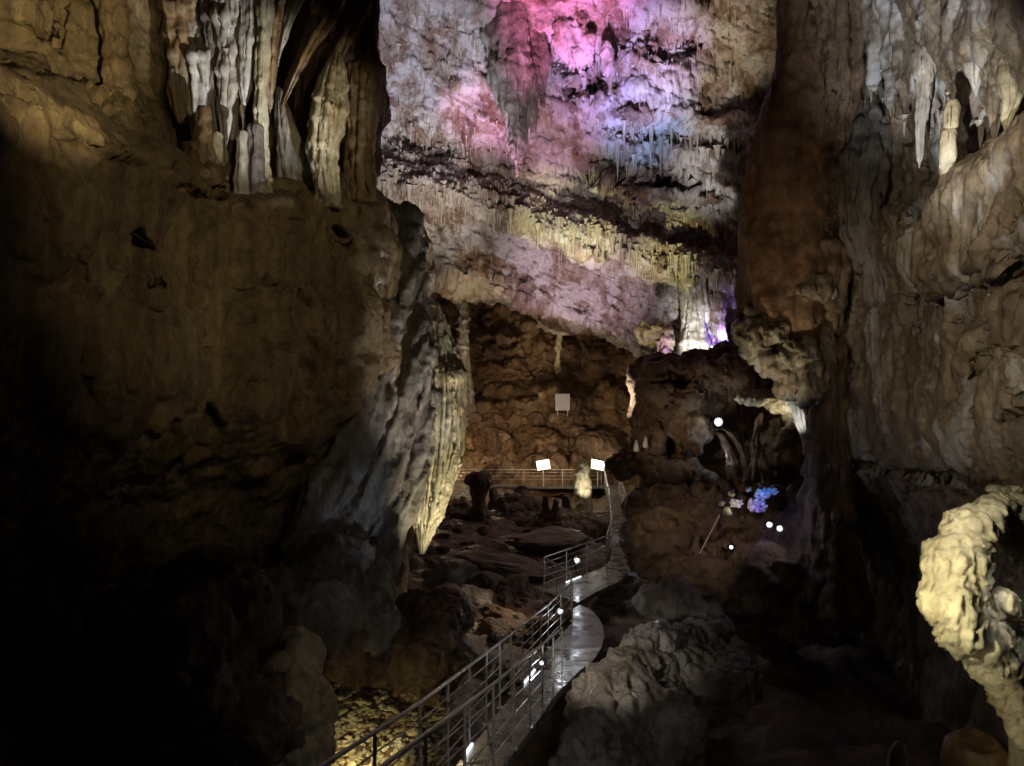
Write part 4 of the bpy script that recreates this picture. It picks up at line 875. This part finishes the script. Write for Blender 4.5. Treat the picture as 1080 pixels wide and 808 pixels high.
# ================================================================== CAMERA, WORLD, LAMPS
cam = bpy.data.cameras.new('camera'); co = bpy.data.objects.new('camera', cam); COL.objects.link(co)
co.location = (0, 0, CZ); co.rotation_euler = (math.radians(90), 0, 0)
cam.sensor_width = 36; cam.lens = 36*F/1080.; cam.clip_end = 500; cam.clip_start = .05
sc.camera = co
w = bpy.data.worlds.new('World'); sc.world = w; w.use_nodes = True
w.node_tree.nodes['Background'].inputs[0].default_value = (.8, .75, .65, 1); w.node_tree.nodes['Background'].inputs[1].default_value = .0025
def spot(loc, tgt, col, e, ang, blend=.6, r=.06):  # no fixtures: cave floods, plus fills added to brighten the rock
    l = bpy.data.lights.new('cave_or_fill_spot', 'SPOT'); l.energy = e; l.color = col; l.spot_size = math.radians(ang); l.spot_blend = blend; l.shadow_soft_size = r
    o = bpy.data.objects.new('cave_or_fill_spot', l); o.location = loc; o.rotation_euler = (Vector(tgt)-Vector(loc)).to_track_quat('-Z', 'Y').to_euler(); COL.objects.link(o); return o
def point(loc, col, e, r=.05):
    l = bpy.data.lights.new('cave_lamp', 'POINT'); l.energy = e; l.color = col; l.shadow_soft_size = r
    o = bpy.data.objects.new('cave_lamp', l); o.location = loc; COL.objects.link(o); return o
# coloured floods on the ceiling from mid cave; first an added fill
spot((.5, 24, 3), P(560, 150, 43), (.98, .86, .9), 9000, 50, 1)
spot((1.2, 27, 1.5), P(596, 2, 40), (1, .22, .66), 70000, 18, 1)
spot((.5, 28, 1.5), P(512, 132, 44), (1, .42, .85), 40000, 13, 1)
spot((1, 29, 1.5), P(580, 160, 44), (.95, .4, .75), 16000, 16, 1)
spot((-.6, 26, 1.5), P(445, 85, 43), (.72, .74, 1), 30000, 26, 1)
spot((2, 26, 1.5), P(655, 75, 42), (.56, .36, 1), 62000, 20, 1)
spot((2, 27, 1.5), P(680, 132, 44), (.25, .45, 1), 36000, 13, 1)
spot((0, 30, 1.2), P(570, 225, 46), (.97, 1, .5), 16000, 12, 1)
spot((0.5, 30, 1.2), P(625, 242, 46), (.97, 1, .45), 20000, 12, 1)
spot((2, 30, 1.2), P(700, 272, 46), (1, .97, .5), 16000, 14, 1)
spot((-.5, 29, 1.2), P(455, 215, 46), (1, .9, .78), 15000, 22, 1)
spot((1.2, 27, 2), P(740, 55, 42), (1, .82, .55), 22000, 18, 1)
spot((2, 29, 2), P(755, 180, 44), (.95, .92, .95), 18000, 16, 1)
spot((1, 33, 1.2), P(610, 290, 49), (.92, .66, .84), 14000, 34, 1)
spot((.4, 37, 1), P(500, 300, 50), (1, .74, .4), 5000, 20, 1)
spot((2, 38, 1), P(630, 350, 50), (1, .75, .4), 5000, 16, 1)
# the white column and the hollow beside it
point(P(742, 372, 44.2), (.95, .97, 1), 160, .1)
point(P(703, 394, 41.0), (1, .95, .6), 160, .1)
point(P(704, 366, 42.3), (.6, .12, 1), 14, .1)
point(P(764, 352, 44.8), (.35, .2, 1), 90, .1)
spot(P(728, 398, 40.5), P(735, 345, 46), (.97, .98, 1), 2600, 36, 1)
spot((2.2, 30, 3), P(737, 338, 46), (.97, .98, 1), 9000, 6, 1)  # added beam to whiten the upper column
# far slope: a warm fill and spots added to lift dim rock
spot((4.2, 48.5, 2.6), P(638, 468, 54.5), (1, .85, .65), 260, 50, 1)
spot(P(508, 430, 53), P(487, 345, 57), (1, .9, .8), 420, 24, 1)
spot((2, 45.5, 2.6), P(575, 390, 60), (1, .76, .52), 1500, 110, 1)
point((-3.5, 52, 4.5), (1, .8, .5), 500, .2)
spot((.5, 48, 1.5), P(560, 345, 62), (1, .85, .6), 3500, 30, 1)
spot(P(600, 430, 54), P(590, 365, 57), (1, .95, .7), 600, 16, 1)
# glaring stalagmite
spot(P(629, 535, 43.6), P(613, 505, 46), (1, .97, .85), 420, 40, .8)
point(P(627, 480, 48.5), (1, .9, .7), 120, .1)
# left flank
spot((-.35, 15.2, 1.2), P(460, 470, 17), (1, .92, .66), 1200, 44, 1)
spot((.9, 14, 3.2), P(425, 360, 16.4), (.98, .93, .92), 750, 40, 1)
spot((2.6, 23, 4), P(420, 235, 16.5), (1, .85, .75), 3000, 12, 1)
spot((-.7, 13.4, 2.6), P(372, 515, 15.6), (.66, .8, 1), 75, 34, 1)
spot(P(430, 680, 13.0), P(392, 320, 15), (.7, .82, 1), 260, 12, .9)
# left recess and face, lit by unseen spots added in mid air
spot((1.5, 8.5, 4.5), P(238, 62, 14), (.93, .96, 1), 5500, 14, 1)
spot((2.0, 9, 4.5), P(345, 115, 14), (1, .9, .72), 2000, 12, 1)
spot((-1, 4, 8), P(30, 15, 12), (1, .86, .52), 3500, 24, 1)
spot((3, 2, 11), P(265, 250, 12.5), (1, .84, .54), 1000, 40, 1)
# right wall
spot((-2.5, 1.5, 8.5), P(1030, 300, 13), (1, .87, .68), 3000, 32, 1)
spot((1, 5, 4), P(965, 50, 16), (.94, .96, 1), 10000, 22, 1)
spot((4.5, 7, 13.5), P(1040, 225, 13.2), (1, .88, .66), 700, 34, 1)
spot((0, 9, 3), P(820, 230, 21), (1, .76, .54), 900, 24, 1)
spot(P(905, 235, 19.4), P(908, 100, 20), (1, .95, .75), 160, 50, 1)
# under the pillar and in the arch
spot(P(770, 530, 18.6), P(832, 345, 20.3), (1, .87, .6), 420, 38, 1)
point(P(757, 443, 28.6), (.75, .87, 1), 25, .13)
point(P(768, 478, 29.3), (.4, .55, 1), 80, .1)
spot(P(838, 480, 26.6), P(812, 424, 28.9), (1, .9, .65), 260, 36, 1)
spot(P(826, 468, 26.6), P(841, 440, 27.5), (.9, .95, 1), 120, 50, .9)
# crystals and boulders
spot((.58, 12.2, 3.1), P(645, 705, 15.3), (1, .93, .82), 260, 46, 1)
point(P(797, 538, 20.2), (.42, .14, 1), 5, .05)
point(P(806, 519, 20.3), (.02, .28, 1), 5, .05)
point(P(777, 534, 20.2), (1, .93, .4), 5, .05)
point(P(817, 562, 19.9), (.85, .9, 1), 3, .08)
point(P(676, 474, 28.6), (1, .95, .9), 2, .05)
# horn
spot(P(920, 640, 6.4), P(1008, 620, 7.1), (1, .96, .68), 110, 70, 1)
spot(P(1000, 480, 6.6), P(1030, 560, 7.3), (1, .97, .8), 55, 80, 1)
spot(P(1000, 830, 6.3), P(1060, 740, 7.3), (1, .88, .6), 22, 80, 1)
spot(P(1066, 600, 6.7), P(1066, 645, 7.1), (.95, .97, 1), 8, 80, 1)
# gravel
spot(P(356, 790, 13.7), P(390, 805, 15.2), (1, .87, .46), 120, 96, 1)
point(P(349, 768, 13.2), (1, .82, .36), 7, .05)
# walkway
spot((1.6, 4, 6), (0, 14, 1.5), (1, .9, .78), 170, 60, 1)  # added fill from near the camera for deck and rails
spot((1.2, 24, 5), P(740, 430, 31), (1, .78, .58), 450, 40, 1)  # added soft spot to bring out the arch rock
spot((1.5, 16, 4.5), P(740, 560, 22.5), (1, .8, .58), 480, 34, 1)
point(P(608, 593, 25.2), (.85, .9, 1), 10, .06)
point(P(592, 646, 20.0), (.85, .9, 1), 10, .06)
point(P(571, 700, 12.4), (.85, .9, 1), 5, .04)
spot((4.6, 33, 2.2), (4.7, 34, .5), (.85, .9, 1), 40, 120, .9)
spot((2.6, 20.5, 3), P(660, 690, 16.5), (.92, .95, 1), 120, 40, 1)
spot((1.0, 24.5, 2.2), P(540, 610, 24), (1, .78, .55), 160, 120, .9)
sc.view_settings.view_transform = 'Standard'; sc.view_settings.look = 'None'; sc.view_settings.exposure = 0; sc.view_settings.gamma = 1
sc.cycles.use_denoising = True
sc.cycles.use_adaptive_sampling = True; sc.cycles.adaptive_threshold = .03
sc.cycles.max_bounces = 5; sc.cycles.diffuse_bounces = 3; sc.cycles.glossy_bounces = 2
sc.cycles.sample_clamp_indirect = 4
